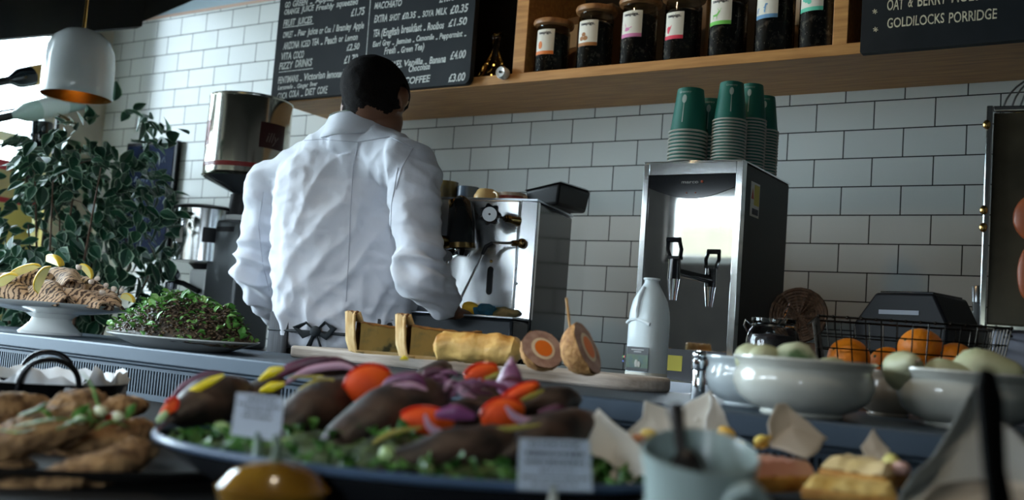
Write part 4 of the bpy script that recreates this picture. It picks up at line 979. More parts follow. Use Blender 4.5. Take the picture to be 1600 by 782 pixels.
# chrome pepper mill
p = D(1090, 622, 1.66); p.z = 1.0
pm = thing('pepper_mill', 'slim chrome pepper mill in front of the boiler', 'pepper mill', p)
obj('mill_body', MB().lathe([(.0105, 0), (.011, .002), (.0105, .044), (.0100, .046)], 28), chrome, pm)
obj('cap', MB().lathe([(.0115, .047), (.0125, .050), (.0125, .062), (.0105, .064), (.0122, .066), (.0125, .072), (.010, .076), (.001, .077)], 28), chrome, pm)
# kilner jar with dark contents and spoon
p = D(1206, 560, 1.92); p.z = 1.0
kj = thing('preserving_jar', 'squat glass preserving jar of dark contents behind the bowls', 'jar', p)
obj('glass_body', MB().lathe([(.040, 0), (.047, .004), (.0485, .02), (.0485, .105), (.045, .122), (.037, .132), (.036, .137), (.040, .141), (.040, .147), (.036, .148), (.033, .135)], 44), tglass, kj)
obj('dark_contents', MB().lathe([(.041, .004), (.0455, .01), (.0455, .104), (.042, .116), (.001, .12)], 44), M('dark_olives', (.012, .008, .010), .4, col2=(.03, .018, .02), scale=60, bump=.6), kj)
obj('wire_clasp', MB().tube([(.039*math.cos(2*PI*k/28), .039*math.sin(2*PI*k/28), .134) for k in range(29)], .0016, 6, up=(0, 0, 1), cap=False).tube([(-.040, -.008, .134), (-.050, -.012, .142), (-.052, -.012, .132), (-.046, -.01, .120)], .0018, 6), chrome, kj)
so_ = thing('glass_spoon', 'clear flat-handled spoon standing in the preserving jar', 'spoon', p+Vector((0, 0, .125)))
obj('handle', MB().tube([(0, 0, 0), (.018, .006, .028), (.026, .008, .052)], [.003, .006, .0065], 12, flat=.35), tglass, so_)
obj('bowl', MB().sphere((-.004, -.001, -.008), (.009, .004, .011), 14, 10), tglass, so_)
p = D(1262, 560, 1.80); p.z = 1.0
tt = thing('small_tin', 'small tin with a shiny lid between the jar and the oranges', 'tin', p)
obj('tin_body', MB().lathe([(.016, 0), (.0165, .002), (.0165, .062)], 28), grey, tt); obj('lid', MB().lathe([(.0172, .058), (.0175, .062), (.0175, .077), (.0165, .079), (.001, .079)], 28), chrome, tt)
# round wicker basket behind
p = D(1243, 492, 2.30)
wkm = M('wicker', (.06, .03, .013), .7, col2=(.12, .06, .03), scale=80, bump=.8)
wk = thing('wicker_basket', 'round wicker bread basket standing on edge against the tiles', 'basket', (p.x, p.y+.02, TOPB), .15)
rr = .060; wv = MB(); fm = Matrix.Rotation(math.radians(78), 4, 'X'); fm.translation = Vector((0, 0, rr+.135))
for i in range(9):
    q = rr*(i+1)/9; wv.tube([(q*math.cos(2*PI*k/36), q*math.sin(2*PI*k/36), -.012*(1-(i/8)**2)+.0025*math.sin(k*PI*.9)) for k in range(37)], .0042, 6, up=(0, 0, 1), cap=False)
for k in range(14): a = 2*PI*k/14; wv.tube([(0, 0, -.012), (rr*.6*math.cos(a), rr*.6*math.sin(a), -.008), (rr*math.cos(a), rr*math.sin(a), 0)], .003, 5)
obj('woven_disc', wv.xform(fm), wkm, wk)
obj('stand', MB().box(-.05, .05, -.02, .05, 0, .135), wkm, wk, bevel=.004)

# ------------------------------------------------------------------ bowls
cream = M('bowl_cream', (.56, .56, .50), .16, coat=.5); cream2 = M('bowl_blue_grey', (.50, .56, .58), .16, coat=.5); brown = M('bowl_taupe', (.20, .16, .12), .2, coat=.4)
def bowl(px, py, t, r, h, m, label):
    p = D(px, py, t); p.z = 1.0; o = thing('serving_bowl', label, 'bowl', p, 0, None)
    pr = [(r*.56, 0), (r*.59, .003), (r*.57, .006), (r*.74, .012), (r*.91, .024), (r*.985, .040), (r*.97, .052), (r*.925, .061), (r*.945, .066), (r*1.0, .0715), (r*.99, .0745), (r*.95, .073), (r*.90, .062), (r*.95, .040), (r*.87, .026), (r*.6, .012), (.001, .009)]
    obj('bowl_body', MB().lathe([(a, z*h/.0745) for a, z in pr], 72), m, o); return o
B1 = bowl(1252, 648, 1.37, .0925, .0755, cream, 'cream rimmed bowl nearest the camera, second from the left')
B0 = bowl(1172, 634, 1.53, .068, .072, cream2, 'smaller bluish bowl tucked behind the cream bowl')
B2 = bowl(1388, 636, 1.56, .052, .068, brown, 'small dark taupe bowl between the two big cream bowls')
B3 = bowl(1508, 668, 1.36, .0885, .0755, cream, 'cream rimmed bowl at the right with two pale fruits')
pear = M('pale_green_fruit', (.36, .38, .20), .5, col2=(.48, .48, .32), scale=9, lo=.3, hi=.7); pear2 = M('green_streaked_fruit', (.46, .48, .32), .5, col2=(.03, .08, .02), scale=14, lo=.50, hi=.62)
def pearf(p, r, e, label, m):
    o = thing('pale_fruit', label, 'fruit', p, 0, 'pale green fruits in the bowls')
    mb = MB().lathe([(.001, -r*1.0), (r*.5, -r*.93), (r*.9, -r*.45), (r, 0), (r*.88, r*.5), (r*.6, r*.95), (r*.42, r*1.3), (r*.25, r*1.5), (.001, r*1.56)], 28); mb.jitter(.003, 25, r*100); mb.xform(Euler(e).to_matrix().to_4x4())
    obj('fruit_flesh', mb, m, o); sm = MB().tube([(0, 0, r*1.5), (.001, 0, r*1.75), (.003, 0, r*1.9)], .0018, 6); sm.xform(Euler(e).to_matrix().to_4x4()); obj('stem', sm, bark, o); return o
pearf(D(1175, 562, 1.38), .022, (1.4, .2, .9), 'pale fruit at the left edge of the nearest cream bowl', pear)
pearf(D(1196, 564, 1.36), .022, (1.5, .1, 2.2), 'second pale fruit from the left in the nearest cream bowl', pear)
pearf(D(1242, 569, 1.35), .029, (1.5, .1, -1.9), 'larger fruit streaked dark green in the nearest cream bowl', pear2)
pearf(D(1300, 588, 1.37), .026, (1.5, .1, -1), 'pale fruit sunk low in the nearest cream bowl', pear)
pearf(D(1412, 580, 1.38), .027, (1.2, .5, .4), 'pale knobbly fruit at the left of the right-hand bowl', pear)
pearf(D(1530, 585, 1.36), .034, (1.45, .1, 1.6), 'big rounded pale fruit in the right-hand bowl', pear)
pearf(D(1470, 590, 1.36), .026, (1.45, .1, 1.6), 'pale fruit low between the two others in the right-hand bowl', pear)

# ------------------------------------------------------------------ wire basket of oranges
p = D(1412, 560, 1.90); p.z = 1.0
wbk = thing('wire_basket', 'dark wire basket full of oranges behind the bowls', 'basket', p, math.atan2(RT.y, RT.x)*.6)
wire = M('dark_wire', (.03, .025, .02), .25, .9); wr = MB(); rim = MB()
bw, bd, bh = .158, .10, .155
def brect(s, z): return [(-bw*s, -bd*s, z), (bw*s, -bd*s, z), (bw*s, bd*s, z), (-bw*s, bd*s, z), (-bw*s, -bd*s, z)]
def sc_z(z): return .84+.16*z/bh
for z in (.002, .026, .05, .075, .10, .125):
    q = brect(sc_z(z), z)
    for i in range(4): wr.tube([q[i], q[i+1]], .0013, 5)
for i in range(4):
    a0 = Vector(brect(sc_z(0), 0)[i]); a1 = Vector(brect(sc_z(0), 0)[i+1]); b0_ = Vector(brect(1, bh)[i]); b1_ = Vector(brect(1, bh)[i+1]); n = 12 if i % 2 == 0 else 8
    for k in range(n): wr.tube([a0.lerp(a1, k/n), b0_.lerp(b1_, k/n)], .0013, 5)
for k in range(10): x = -bw*.84+2*bw*.84*k/9; wr.tube([(x, -bd*.84, 0.001), (x, bd*.84, 0.001)], .0010, 5)
q = brect(1, bh)
for i in range(4): rim.tube([q[i], q[i+1]], .0022, 8)
for sx in (-1, 1): rim.tube([(sx*bw, -.05, bh), (sx*(bw+.012), -.05, bh-.012), (sx*(bw+.012), .05, bh-.012), (sx*bw, .05, bh)], .002, 6)
for k in range(14): rim.sphere((-bw+2*bw*k/13, -bd, bh), .0034, 8, 6)
obj('wire_mesh', wr, wire, wbk); obj('rim', rim, wire, wbk)
orm = M('orange_peel', (.85, .24, .008), .42, bump=.35, bscale=160)
orr = .0385
def orange(px, py, t, r_, label):
    p_ = D(px, py, t); o = thing('orange', label, 'orange', p_, 0, 'oranges in the wire basket'); mb = MB().sphere((0, 0, 0), (r_, r_, r_*.95), 32, 20); mb.jitter(.0012, 20, px)
    obj('peel', mb, orm, o); obj('stalk_scar', MB().sphere((-r_*.5, -r_*.75, r_*.38), .003, 8, 6), M('scar', (.12, .12, .03), .7), o); return o
orange(1326, 560, 1.88, .038, 'orange at the left end of the wire basket'); orange(1387, 570, 1.92, .034, 'orange sitting lowest between two bigger oranges')
orange(1438, 546, 1.90, .040, 'orange standing highest in the middle of the basket'); orange(1492, 566, 1.88, .036, 'orange at the right end of the wire basket')
for i, (px, py, t) in enumerate(((1345, 606, 1.85), (1412, 612, 1.88), (1470, 616, 1.87), (1372, 604, 1.95), (1440, 608, 1.96))): orange(px, py, t, .035, 'orange in the bottom layer of the wire basket')

# receipt printer on the cash drawer
p = D(1432, 480, 2.25)
cdw = thing('cash_drawer', 'flat black cash drawer under the receipt printer', 'cash drawer', (p.x, -.42, TOPB), -.25)
obj('drawer_case', MB().box(-.16, .16, -.15, .16, 0, .10), black, cdw, bevel=.004); obj('drawer_front', MB().box(-.155, .155, -.156, -.15, .01, .09), blackg, cdw)
P = Yp(1432, 480, -.42); ztp = Yp(1432, 463, -.42).z-TOPB-.10
rp = thing('receipt_printer', 'black receipt printer with sloped lid behind the oranges', 'printer', (P.x, -.42, TOPB+.10), -.25)
pr_ = [(-.105, 0), (.105, 0), (.105, ztp*.62), (.075, ztp), (-.055, ztp), (-.105, ztp*.55)]
obj('printer_body', MB().prism([(x, -.08, z) for x, z in pr_], (0, .16, 0)), M('printer_black', (.010, .010, .012), .5, spec=.3), rp, bevel=.006)
obj('paper_slot', MB().box(-.045, .045, -.0815, -.079, ztp*.70, ztp*.76), M('slot_grey', (.25, .27, .32), .3), rp)
obj('lid_panel', MB().box(-.05, .07, -.07, .07, ztp-.001, ztp+.004), blackg, rp, bevel=.002)
# small bottle by the wall
p = D(1528, 490, 2.5)
zt_b = Yp(1528, 447, -.12).z-TOPB; P = Yp(1528, 470, -.12)
sb = thing('slim_glass_bottle', 'slim clear bottle with silver cap against the tiles beside the juicer', 'bottle', (P.x, -.12, TOPB))
obj('bottle_body', MB().lathe([(.026, 0), (.028, .004), (.028, zt_b*.58), (.022, zt_b*.68), (.0125, zt_b*.80), (.0115, zt_b*.92)], 30), M('frosted_glass', (.30, .36, .40), .2, trans=.3), sb)
obj('cap', MB().lathe([(.014, zt_b*.87), (.0145, zt_b*.99), (.012, zt_b), (.001, zt_b)], 24), M('silver_cap', (.6, .64, .68), .3, 1), sb)

# ------------------------------------------------------------------ orange juicer at the right edge
TJ = 1.95
a = D(1541, 178, TJ); b = D(1536, 514, TJ)
jx = thing('orange_juicer', 'steel and dark glass orange juicer cabinet cut by the right frame edge', 'juicer', (a.x+.20, a.y, 1.0), math.atan2(RT.y, RT.x)*.25)
zt_, zb_ = a.z-1.0, b.z-1.0
obj('cabinet', MB().box(-.185, .19, .02, .24, zb_, zt_), M('juicer_case', (.03, .027, .02), .5), jx, bevel=.006)
edge_s = M('juicer_edge', (.75, .78, .78), .12, 1)
obj('door_glass', MB().box(-.185, .19, -.004, .004, zb_+.006, zt_-.006), M('smoked_door', (.050, .042, .028), .18, col2=(.085, .07, .045), scale=6), jx, bevel=.002)
obj('door_frame', MB().box(-.197, -.186, -.012, .012, zb_, zt_+.006).box(-.186, .19, -.009, .006, zb_-.004, zb_+.006).box(-.186, .19, -.009, .006, zt_-.004, zt_+.006), edge_s, jx, bevel=.002)
for z in (zt_*.5+zb_*.5+.012, zt_*.5+zb_*.5-.02, zt_-.03): obj('hinge_knob', MB().sphere((-.196, -.014, z), (.007, .005, .009), 12, 8), brass, jx)
obj('brass_chute', MB().lathe([(.001, zt_-.02), (.045, zt_-.02), (.052, zt_+.004), (.050, zt_+.006), (.044, zt_-.01)], 36, (-.115, .08, 0)), brass, jx)
cw = MB()
for i in range(5):
    r_ = .075+.016*i
    cw.tube([(-.17+i*.014 + r_*(1-math.cos(a_)), .03+i*.01, zt_+r_*math.sin(a_)*.95) for a_ in [PI*k/16 for k in range(17)]], .0018, 8)
obj('wire_hopper', cw, M('steel_wire', (.22, .22, .21), .3, 1), jx)
orange_j = obj('orange_half', MB().sphere((-.108, -.006, (zt_+zb_)/2+.0), (.04, .012, .045), 24, 16).sphere((-.118, -.006, (zt_+zb_)/2-.10), (.02, .008, .05), 20, 12), M('juicer_orange', (.30, .07, .02), .4), jx)
stn = thing('juicer_stand', 'pale grey cube stand under the juicer', 'stand', (a.x+.22, a.y+.04, 1.0-.55+.55), jx.rotation_euler.z)
obj('stand_box', MB().box(-.20, .17, -.03, .20, 0, zb_-.004), M('pale_stand', (.42, .44, .52), .6, col2=(.36, .38, .46), scale=6), stn, bevel=.004)
sd = thing('side_counter', 'dark return counter joining the display to the wall counter on the right', 'counter', (.6, -.8, 0))
obj('worktop', loc(sd, MB().box(-.06, 1.3, -1.06, -.635, .96, .999)), MATS['dark_worktop'], sd, bevel=.003)
obj('cabinet', loc(sd, MB().box(-.04, 1.28, -1.04, -.65, 0, .96)), MATS['dark_cabinet'], sd)

# ------------------------------------------------------------------ the man, seen from behind
PR = math.radians(28); pu = Vector((math.cos(PR), math.sin(PR), 0)); pf = Vector((-math.sin(PR), math.cos(PR), 0))
PX = D(530, 480, 2.70); PC_ = Vector((PX.x, PX.y, 0)) 
man = thing('person', 'man in a white shirt with short dark hair standing with his back to us', 'person', PC_)
man['label'] = 'person with short dark hair and white shirt standing back to us at the coffee machine'
def L3(v): return Vector(v)-PC_
def ringpt(cx, cy, z, rx, ry, n=40, e=2.4):
    return [L3(PC_) + pu*(cx+rx*math.copysign(abs(math.cos(2*PI*k/n))**(2/e), math.cos(2*PI*k/n))) + pf*(cy+ry*math.copysign(abs(math.sin(2*PI*k/n))**(2/e), math.sin(2*PI*k/n))) + Vector((0, 0, z)) for k in range(n)]
def loft(rings):
    n = len(rings[0]); mb = MB(); vs = [p for r_ in rings for p in r_]
    mb.add(vs, [(i*n+k, i*n+(k+1) % n, (i+1)*n+(k+1) % n, (i+1)*n+k) for i in range(len(rings)-1) for k in range(n)] + [tuple(range(n-1, -1, -1)), tuple((len(rings)-1)*n+k for k in range(n))])
    return mb
def smooth_path(pts, rad, k=6):
    pts = [Vector(p) for p in pts]; P = []; Rr = []
    for i in range(len(pts)-1):
        p0 = pts[max(i-1, 0)]; p1 = pts[i]; p2 = pts[i+1]; p3 = pts[min(i+2, len(pts)-1)]
        for j in range(k):
            t = j/k; P.append(.5*((2*p1)+(p2-p0)*t+(2*p0-5*p1+4*p2-p3)*t*t+(-p0+3*p1-3*p2+p3)*t**3)); Rr.append(rad[i]*(1-t)+rad[i+1]*t)
    P.append(pts[-1]); Rr.append(rad[-1]); return P, Rr
def remesh(name, mb, vox, smooth_it=6):
    me = bpy.data.meshes.new('tmp'); me.from_pydata([tuple(v) for v in mb.v], [], mb.f); me.update()
    bm = bmesh.new(); bm.from_mesh(me); bmesh.ops.recalc_face_normals(bm, faces=bm.faces); bm.to_mesh(me); bm.free()
    o = bpy.data.objects.new('tmp', me); C.objects.link(o)
    md = o.modifiers.new('r', 'REMESH'); md.mode = 'VOXEL'; md.voxel_size = vox
    sm = o.modifiers.new('s', 'SMOOTH'); sm.factor = .5; sm.iterations = smooth_it
    r_ = bpy.data.meshes.new_from_object(o.evaluated_get(bpy.context.evaluated_depsgraph_get())); r_.name = name
    bpy.data.objects.remove(o); bpy.data.meshes.remove(me); return r_
# joints (points found in depth along the sight lines)
shL = L3(D(425, 290, 2.80)); elL = L3(D(400, 425, 2.84)); wrL = L3(D(440, 505, 3.02)); haL = L3(D(462, 520, 3.12))
shR = L3(D(645, 268, 2.58)); elR = L3(D(655, 425, 2.50)); wrR = L3(D(706, 488, 2.60)); haR = L3(D(720, 494, 2.67))
neck0 = L3(D(560, 205, 2.70)); neck1 = L3(D(578, 165, 2.68)); HC = L3(D(588, 159, 2.67))
torso = [(0, .02, .84, .17, .115), (0, .02, 1.0, .165, .11), (0, .015, 1.10, .163, .110), (.0, .005, 1.22, .178, .118), (.0, .0, 1.33, .195, .125), (.0, .005, 1.42, .205, .120), (.0, .008, 1.475, .190, .112), (.0, .015, 1.515, .155, .100), (.0, .025, 1.55, .105, .085), (0, .045, 1.58, .065, .06)]
offx = .012
# body: one continuous skin surface
bd_ = loft([ringpt(a+offx, b, z, rx-.012, ry-.012) for a, b, z, rx, ry in torso])
P, Rr = smooth_path([neck0-Vector((0, 0, .04)), neck0.lerp(neck1, .5), neck1+Vector((0, 0, .01))], [.066, .060, .060]); bd_.tube(P, Rr, 24)
hf = (pf*.88+pu*.28-Vector((0, 0, .38))).normalized()                       # where the face looks
HR = frame(hf, Vector((0, 0, 1))-pu*.16).to_4x4()                          # local z = face direction, y = up
def hd_(x, y, z): return HC + (HR @ Vector((x, y, z, 0)).to_3d()) if False else HC + HR.to_3x3() @ Vector((x, y, z))
H3 = HR.to_3x3()
bd_.sphere(hd_(0, .014, -.012), (.075, .084, .096), 32, 20, H3)
bd_.sphere(hd_(0, -.045, .040), (.056, .062, .052), 24, 16, H3)
bd_.sphere(hd_(0, -.086, .062), (.030, .026, .030), 16, 12, H3)      # chin
bd_.sphere(hd_(0, -.02, .070), (.045, .05, .03), 16, 12, H3)
bd_.tube([hd_(0, .012, .088), hd_(0, -.018, .108), hd_(0, -.030, .104)], [.007, .012, .011], 10)     # nose
bd_.tube([hd_(-.022, -.056, .088), hd_(0, -.056, .096), hd_(.022, -.056, .088)], [.006, .009, .006], 8)  # lips
for s_ in (-1, 1):
    bd_.tube([hd_(s_*.014, .026, .086), hd_(s_*.048, .026, .070)], [.008, .007], 8)                      # brow
    bd_.sphere(hd_(s_*.0835, -.010, -.012), (.010, .030, .017), 18, 12, H3 @ Matrix.Rotation(s_*.35, 3, 'Y'))                              # ear
    bd_.sphere(hd_(s_*.072, -.034, .002), (.010, .012, .012), 12, 8, H3)
for sh_, el_, wr_, ha_, s_ in ((shL, elL, wrL, haL, -1), (shR, elR, wrR, haR, 1)):
    P, Rr = smooth_path([sh_, sh_.lerp(el_, .5), el_, el_.lerp(wr_, .4), wr_], [.052, .045, .038, .037, .026]); bd_.tube(P, Rr, 16)
    d = (ha_-wr_).normalized(); side = d.cross(Vector((0, 0, 1))).normalized()
    pm_ = wr_ + d*.052
    P, Rr = smooth_path([wr_, wr_+d*.03, pm_+d*.03], [.026, .032, .033]); bd_.tube(P, Rr, 14, flat=.55, up=Vector((0, 0, 1)).cross(side).cross(side))
    for f_i, (o_, ln) in enumerate(((-.027, .066), (-.009, .076), (.009, .072), (.027, .056))):
        b_ = pm_ + d*.022 + side*o_
        k1 = b_ + d*ln*.5 + Vector((0, 0, -.010)); k2 = k1 + d*ln*.22 + Vector((0, 0, -.024)); k3 = k2 - d*ln*.05 + Vector((0, 0, -.022))
        bd_.tube([b_, b_.lerp(k1, .5), k1, k2, k3], [.0100, .0098, .0092, .0086, .0074], 10)
    th = pm_ - side*s_*.026 - d*.02; bd_.tube([th, th-side*s_*.022+d*.018+Vector((0, 0, -.012)), th-side*s_*.024+d*.045+Vector((0, 0, -.026))], [.013, .0105, .0085], 10)
for s_ in (-1, 1):
    hp_ = L3(PC_)+pu*(s_*.085)+Vector((0, 0, .92)); kn_ = L3(PC_)+pu*(s_*.095)+pf*.02+Vector((0, 0, .50)); an = L3(PC_)+pu*(s_*.10)-pf*.02+Vector((0, 0, .09))
    P, Rr = smooth_path([hp_, kn_, an], [.080, .054, .038]); bd_.tube(P, Rr, 16)
    bd_.tube([an+Vector((0, 0, -.045)), an+pf*.08+Vector((0, 0, -.055)), an+pf*.18+Vector((0, 0, -.065))], [.036, .034, .024], 12)
skin = M('skin', (.19, .085, .048), .5, sss=.08, bump=.15, bscale=90)
bme = remesh('body', bd_, .0055, 3)
link_mesh('body', bme, skin, man, auto=False)
# hair: the scalp surface of the head, raised into short dense hair
HI = H3.transposed(); hv = []; hmap = {}; hf_ = []
def hairy(c):
    q = HI @ (c-HC); x, y, z = q
    if (q-Vector((0, .01, -.01))).length > .125: return 0
    if abs(x) > .080 and -.045 < y < .028 and -.034 < z < .018: return 0
    if z < -.005: low = -.062 + .10*max(0, z+.06)
    elif z < .028: low = .010 if abs(x) > .05 else .0
    elif z < .050: low = -.012 if abs(x) > .05 else .03
    else: low = .060 + (z-.05)*.3
    return min(1, max(0, (y-low)/.014))
for v in bme.vertices:
    k_ = hairy(v.co)
    if k_ > 0:
        q = HI @ (v.co-HC); thick = .003 + .010*min(1, max(0, (q.y+.03)/.07))
        hmap[v.index] = len(hv); hv.append(v.co + v.normal*(thick*k_ + .0012*noise.noise(v.co*260) + .0022*noise.noise(v.co*70)))
for p_ in bme.polygons:
    if all(i_ in hmap for i_ in p_.vertices): hf_.append(tuple(hmap[i_] for i_ in p_.vertices))
hm_ = MB(); hm_.add(hv, hf_)
hairm = M('dark_hair', (.004, .003, .003), .85, col2=(.010, .007, .006), scale=300, bump=.8, bscale=420, spec=.15)
obj('hair', hm_, hairm, man)
# shirt
st2 = [(a, b, z, rx, ry) for a, b, z, rx, ry in torso if .98 < z < 1.57]
sh_rings = [ringpt(offx, .018, 1.015, .170, .118)] + [ringpt(a+offx, b, z, rx+.004+(.014 if z < 1.3 else .004), ry+.006+(.010 if z < 1.3 else 0)) for a, b, z, rx, ry in st2 if z > 1.05]
smb = loft(sh_rings)
for sh_, el_, wr_, s_ in ((shL, elL, wrL, -1), (shR, elR, wrR, 1)):
    inn = sh_ + pu*(-s_*.06) + Vector((0, 0, .012))
    P, Rr = smooth_path([inn, sh_+Vector((0, 0, .004)), sh_.lerp(el_, .33), sh_.lerp(el_, .7), el_, el_.lerp(wr_, .35), el_.lerp(wr_, .75), wr_.lerp(el_, .08)], [.060, .066, .063, .057, .060, .057, .047, .036]); smb.tube(P, Rr, 28)
# cloth-covered shoulders
for sh_, s_ in ((shL, -1), (shR, 1)):
    P, Rr = smooth_path([neck0+pu*(s_*.02)-pf*.01+Vector((0, 0, -.035)), neck0.lerp(sh_, .5)+Vector((0, 0, -.012)), sh_+Vector((0, 0, .006))], [.062, .060, .062]); smb.tube(P, Rr, 24)
P, Rr = smooth_path([shL+pu*.02+Vector((0, 0, .015)), L3(PC_)+pu*offx+pf*.02+Vector((0, 0, 1.51)), shR-pu*.02+Vector((0, 0, .015))], [.060, .068, .060]); smb.tube(P, Rr, 24)
smb.sphere(L3(PC_)+pu*.01-pf*.045+Vector((0, 0, 1.47)), (.12, .06, .075), 24, 16); smb.sphere(neck0-pf*.012+Vector((0, 0, -.035)), (.078, .078, .045), 24, 16)
sme = remesh('shirt', smb, .0055, 16)
nrm = [v.normal.copy() for v in sme.vertices]
def ridge(x): return 1-abs(x)*2.2
for i, v in enumerate(sme.vertices):
    p_ = v.co; a = p_.dot(pu); b = p_.dot(pf); z = p_.z
    back = abs(a-offx) < .17
    dR = min(1, max(0, (a-.15)/.05)); dL = min(1, max(0, (-a-.13)/.05)); arm = max(dR, dL)
    # broad soft folds running down and across the back
    q1 = Vector((a*5+z*2.2, b*3, z*3.2-a*2)); f1 = noise.noise(q1)
    q2 = Vector((a*12-z*7, b*6, z*5+a*6)); f2 = noise.noise(q2)
    q3 = Vector((a*22+z*18, b*12, z*24-a*9)); f3 = noise.noise(q3)
    body_d = .0085*max(-.2, ridge(f1)) + .0080*max(-.3, ridge(f2)-.3) + .0034*max(-.3, ridge(f3))
    # sleeves: rings of folds that bunch near the elbow
    el_ = elR if a > 0 else elL; near = math.exp(-((p_-el_).length/.13)**2)
    q4 = Vector((a*7, b*7, z*26+a*8)); f4 = ridge(noise.noise(q4)); q5 = Vector((a*12+3, b*12, z*15)); f5 = ridge(noise.noise(q5))
    arm_d = (.004+.018*near)*(f4-.35) + .008*(f5-.5)
    waist = math.exp(-((z-1.09)/.07)**2)
    wa = .010*waist*(ridge(noise.noise(Vector((a*20, b*20, z*9+3))))-.4)
    v.co = p_ + nrm[i]*(body_d*(1-arm)+arm_d*arm+wa*(1-arm))
def cloth_material():
    m = M('shirt_cloth', (.60, .62, .68), .85, sheen=.3, bump=.3, bscale=70)
    return m
shirtm = cloth_material()
shirt = link_mesh('shirt', sme, shirtm, man, auto=False)
# seams projected on the shirt
bpy.context.view_layer.update()
bvh = BVHTree.FromPolygons([v.co.copy() for v in sme.vertices], [tuple(p.vertices) for p in sme.polygons])
def on_shirt(px, py):
    h = bvh.ray_cast(L3(CAM), ray(px, py).normalized()); return (h[0], h[1]) if h[0] else (None, None)
sm_ = MB()
def seam(pts, r_=.0012, lift=.0006):
    P = []
    for i in range(len(pts)-1):
        for k in range(10):
            t = k/10; c_, n_ = on_shirt(pts[i][0]*(1-t)+pts[i+1][0]*t, pts[i][1]*(1-t)+pts[i+1][1]*t)
            if c_: P.append(c_+n_*lift)
    if len(P) > 3: sm_.tube(P, r_, 6)
seam([(560, 222), (552, 260), (548, 320), (545, 400), (540, 480)])
seam([(412, 300), (404, 350), (410, 410), (422, 460)])
seam([(452, 222), (500, 218), (560, 222), (610, 214), (645, 232)])
seam([(622, 262), (612, 320), (610, 380)]); seam([(645, 232), (628, 262), (618, 300)])
obj('seams', sm_, M('shirt_seam', (.46, .47, .53), .9), shirt)
# collar: turned-down stand round the neck
cb = neck0.lerp(neck1, .02)+Vector((0, 0, -.002)); cm_ = MB(); rows = []
for (r_, dz, dd) in ((.070, -.020, 0), (.070, .026, 0), (.072, .034, 0), (.079, .030, 0), (.094, -.012, 0), (.100, -.030, 0)):
    rows.append([cb + pu*(r_*1.0*math.cos(a_)) + pf*(r_*.95*math.sin(a_)) + Vector((0, 0, dz+.010+.012*math.cos(a_-.4)*1.0 - .018*max(0, math.sin(a_)))) for a_ in [-PI*1.42+ (PI*1.84)*k/40 for k in range(41)]])
cm_.grid(rows); cm_.jitter(.003, 18, 4)
col_ = obj('collar', cm_, shirtm, man, solid=.003)
obj('collar_lining', MB().grid([[p_+Vector((0, 0, .0035))*1 for p_ in rows[2]], [p_*1 + Vector((0, 0, .004)) for p_ in rows[3]]]), M('floral_lining', (.50, .55, .50), .8, col2=(.08, .14, .08), scale=70, lo=.45, hi=.55), col_, solid=.001)
# apron
apm = M('apron_dark', (.022, .024, .030), .85, col2=(.04, .042, .05), scale=140, stretch=(1, 1, .1))
arows = []
for z, g_x in ((.50, .03), (.80, .028), (1.00, .022), (1.10, .022)):
    row = []
    for k in range(49):
        a_ = -PI*.30 + PI*1.60*k/48
        row.append(L3(PC_) + pu*(offx+(.170+g_x)*math.cos(a_)) + pf*(.018+(.118+g_x)*math.sin(a_)) + Vector((0, 0, z)))
    arows.append(row)
ap = obj('apron', MB().grid(arows), apm, man, solid=.003)
sb_ = MB()
sb_.tube([L3(PC_) + pu*(offx+.188*math.cos(a_)) + pf*(.018+.134*math.sin(a_)) + Vector((0, 0, 1.055)) for a_ in [2*PI*k/40 for k in range(41)]], .010, 8, flat=.4)
kn0 = L3(D(498, 522, 2.60)); 
c_, n_ = on_shirt(498, 505); 
if c_: kn0 = c_+n_*.012+Vector((0, 0, -.02))
sb_.sphere(kn0, .014, 12, 8)
for dx, dz in ((-.05, .006), (.045, .010)):
    sb_.tube([kn0, kn0+pu*dx*.5+Vector((0, 0, dz+.014)), kn0+pu*dx+Vector((0, 0, dz)), kn0+pu*dx*.6+Vector((0, 0, -.012)), kn0], [.004, .008, .009, .008, .004], 8, flat=.4)
for dx in (-.018, .022): sb_.tube([kn0, kn0+pu*dx+Vector((0, 0, -.05)), kn0+pu*dx*1.6+Vector((0, 0, -.12))], [.005, .008, .008], 8, flat=.4)
obj('apron_strings', sb_, M('apron_tie', (.03, .038, .045), .85), ap)
trm = M('dark_trousers', (.02, .02, .025), .8); trs = MB()
trs.add(loft([ringpt(0, .02, z, rx, ry) for z, rx, ry in ((.84, .175, .12), (.95, .175, .12), (1.03, .168, .116))]).v, loft([ringpt(0, .02, z, rx, ry) for z, rx, ry in ((.84, .175, .12), (.95, .175, .12), (1.03, .168, .116))]).f)
for s_ in (-1, 1):
    hp_ = L3(PC_)+pu*(s_*.085)+Vector((0, 0, .90)); kn_ = L3(PC_)+pu*(s_*.095)+pf*.02+Vector((0, 0, .50)); an = L3(PC_)+pu*(s_*.10)-pf*.02+Vector((0, 0, .07))
    P, Rr = smooth_path([hp_, kn_, an], [.092, .072, .060]); trs.tube(P, Rr, 20)
link_mesh('trousers', remesh('trousers', trs, .010, 4), trm, man, auto=False)

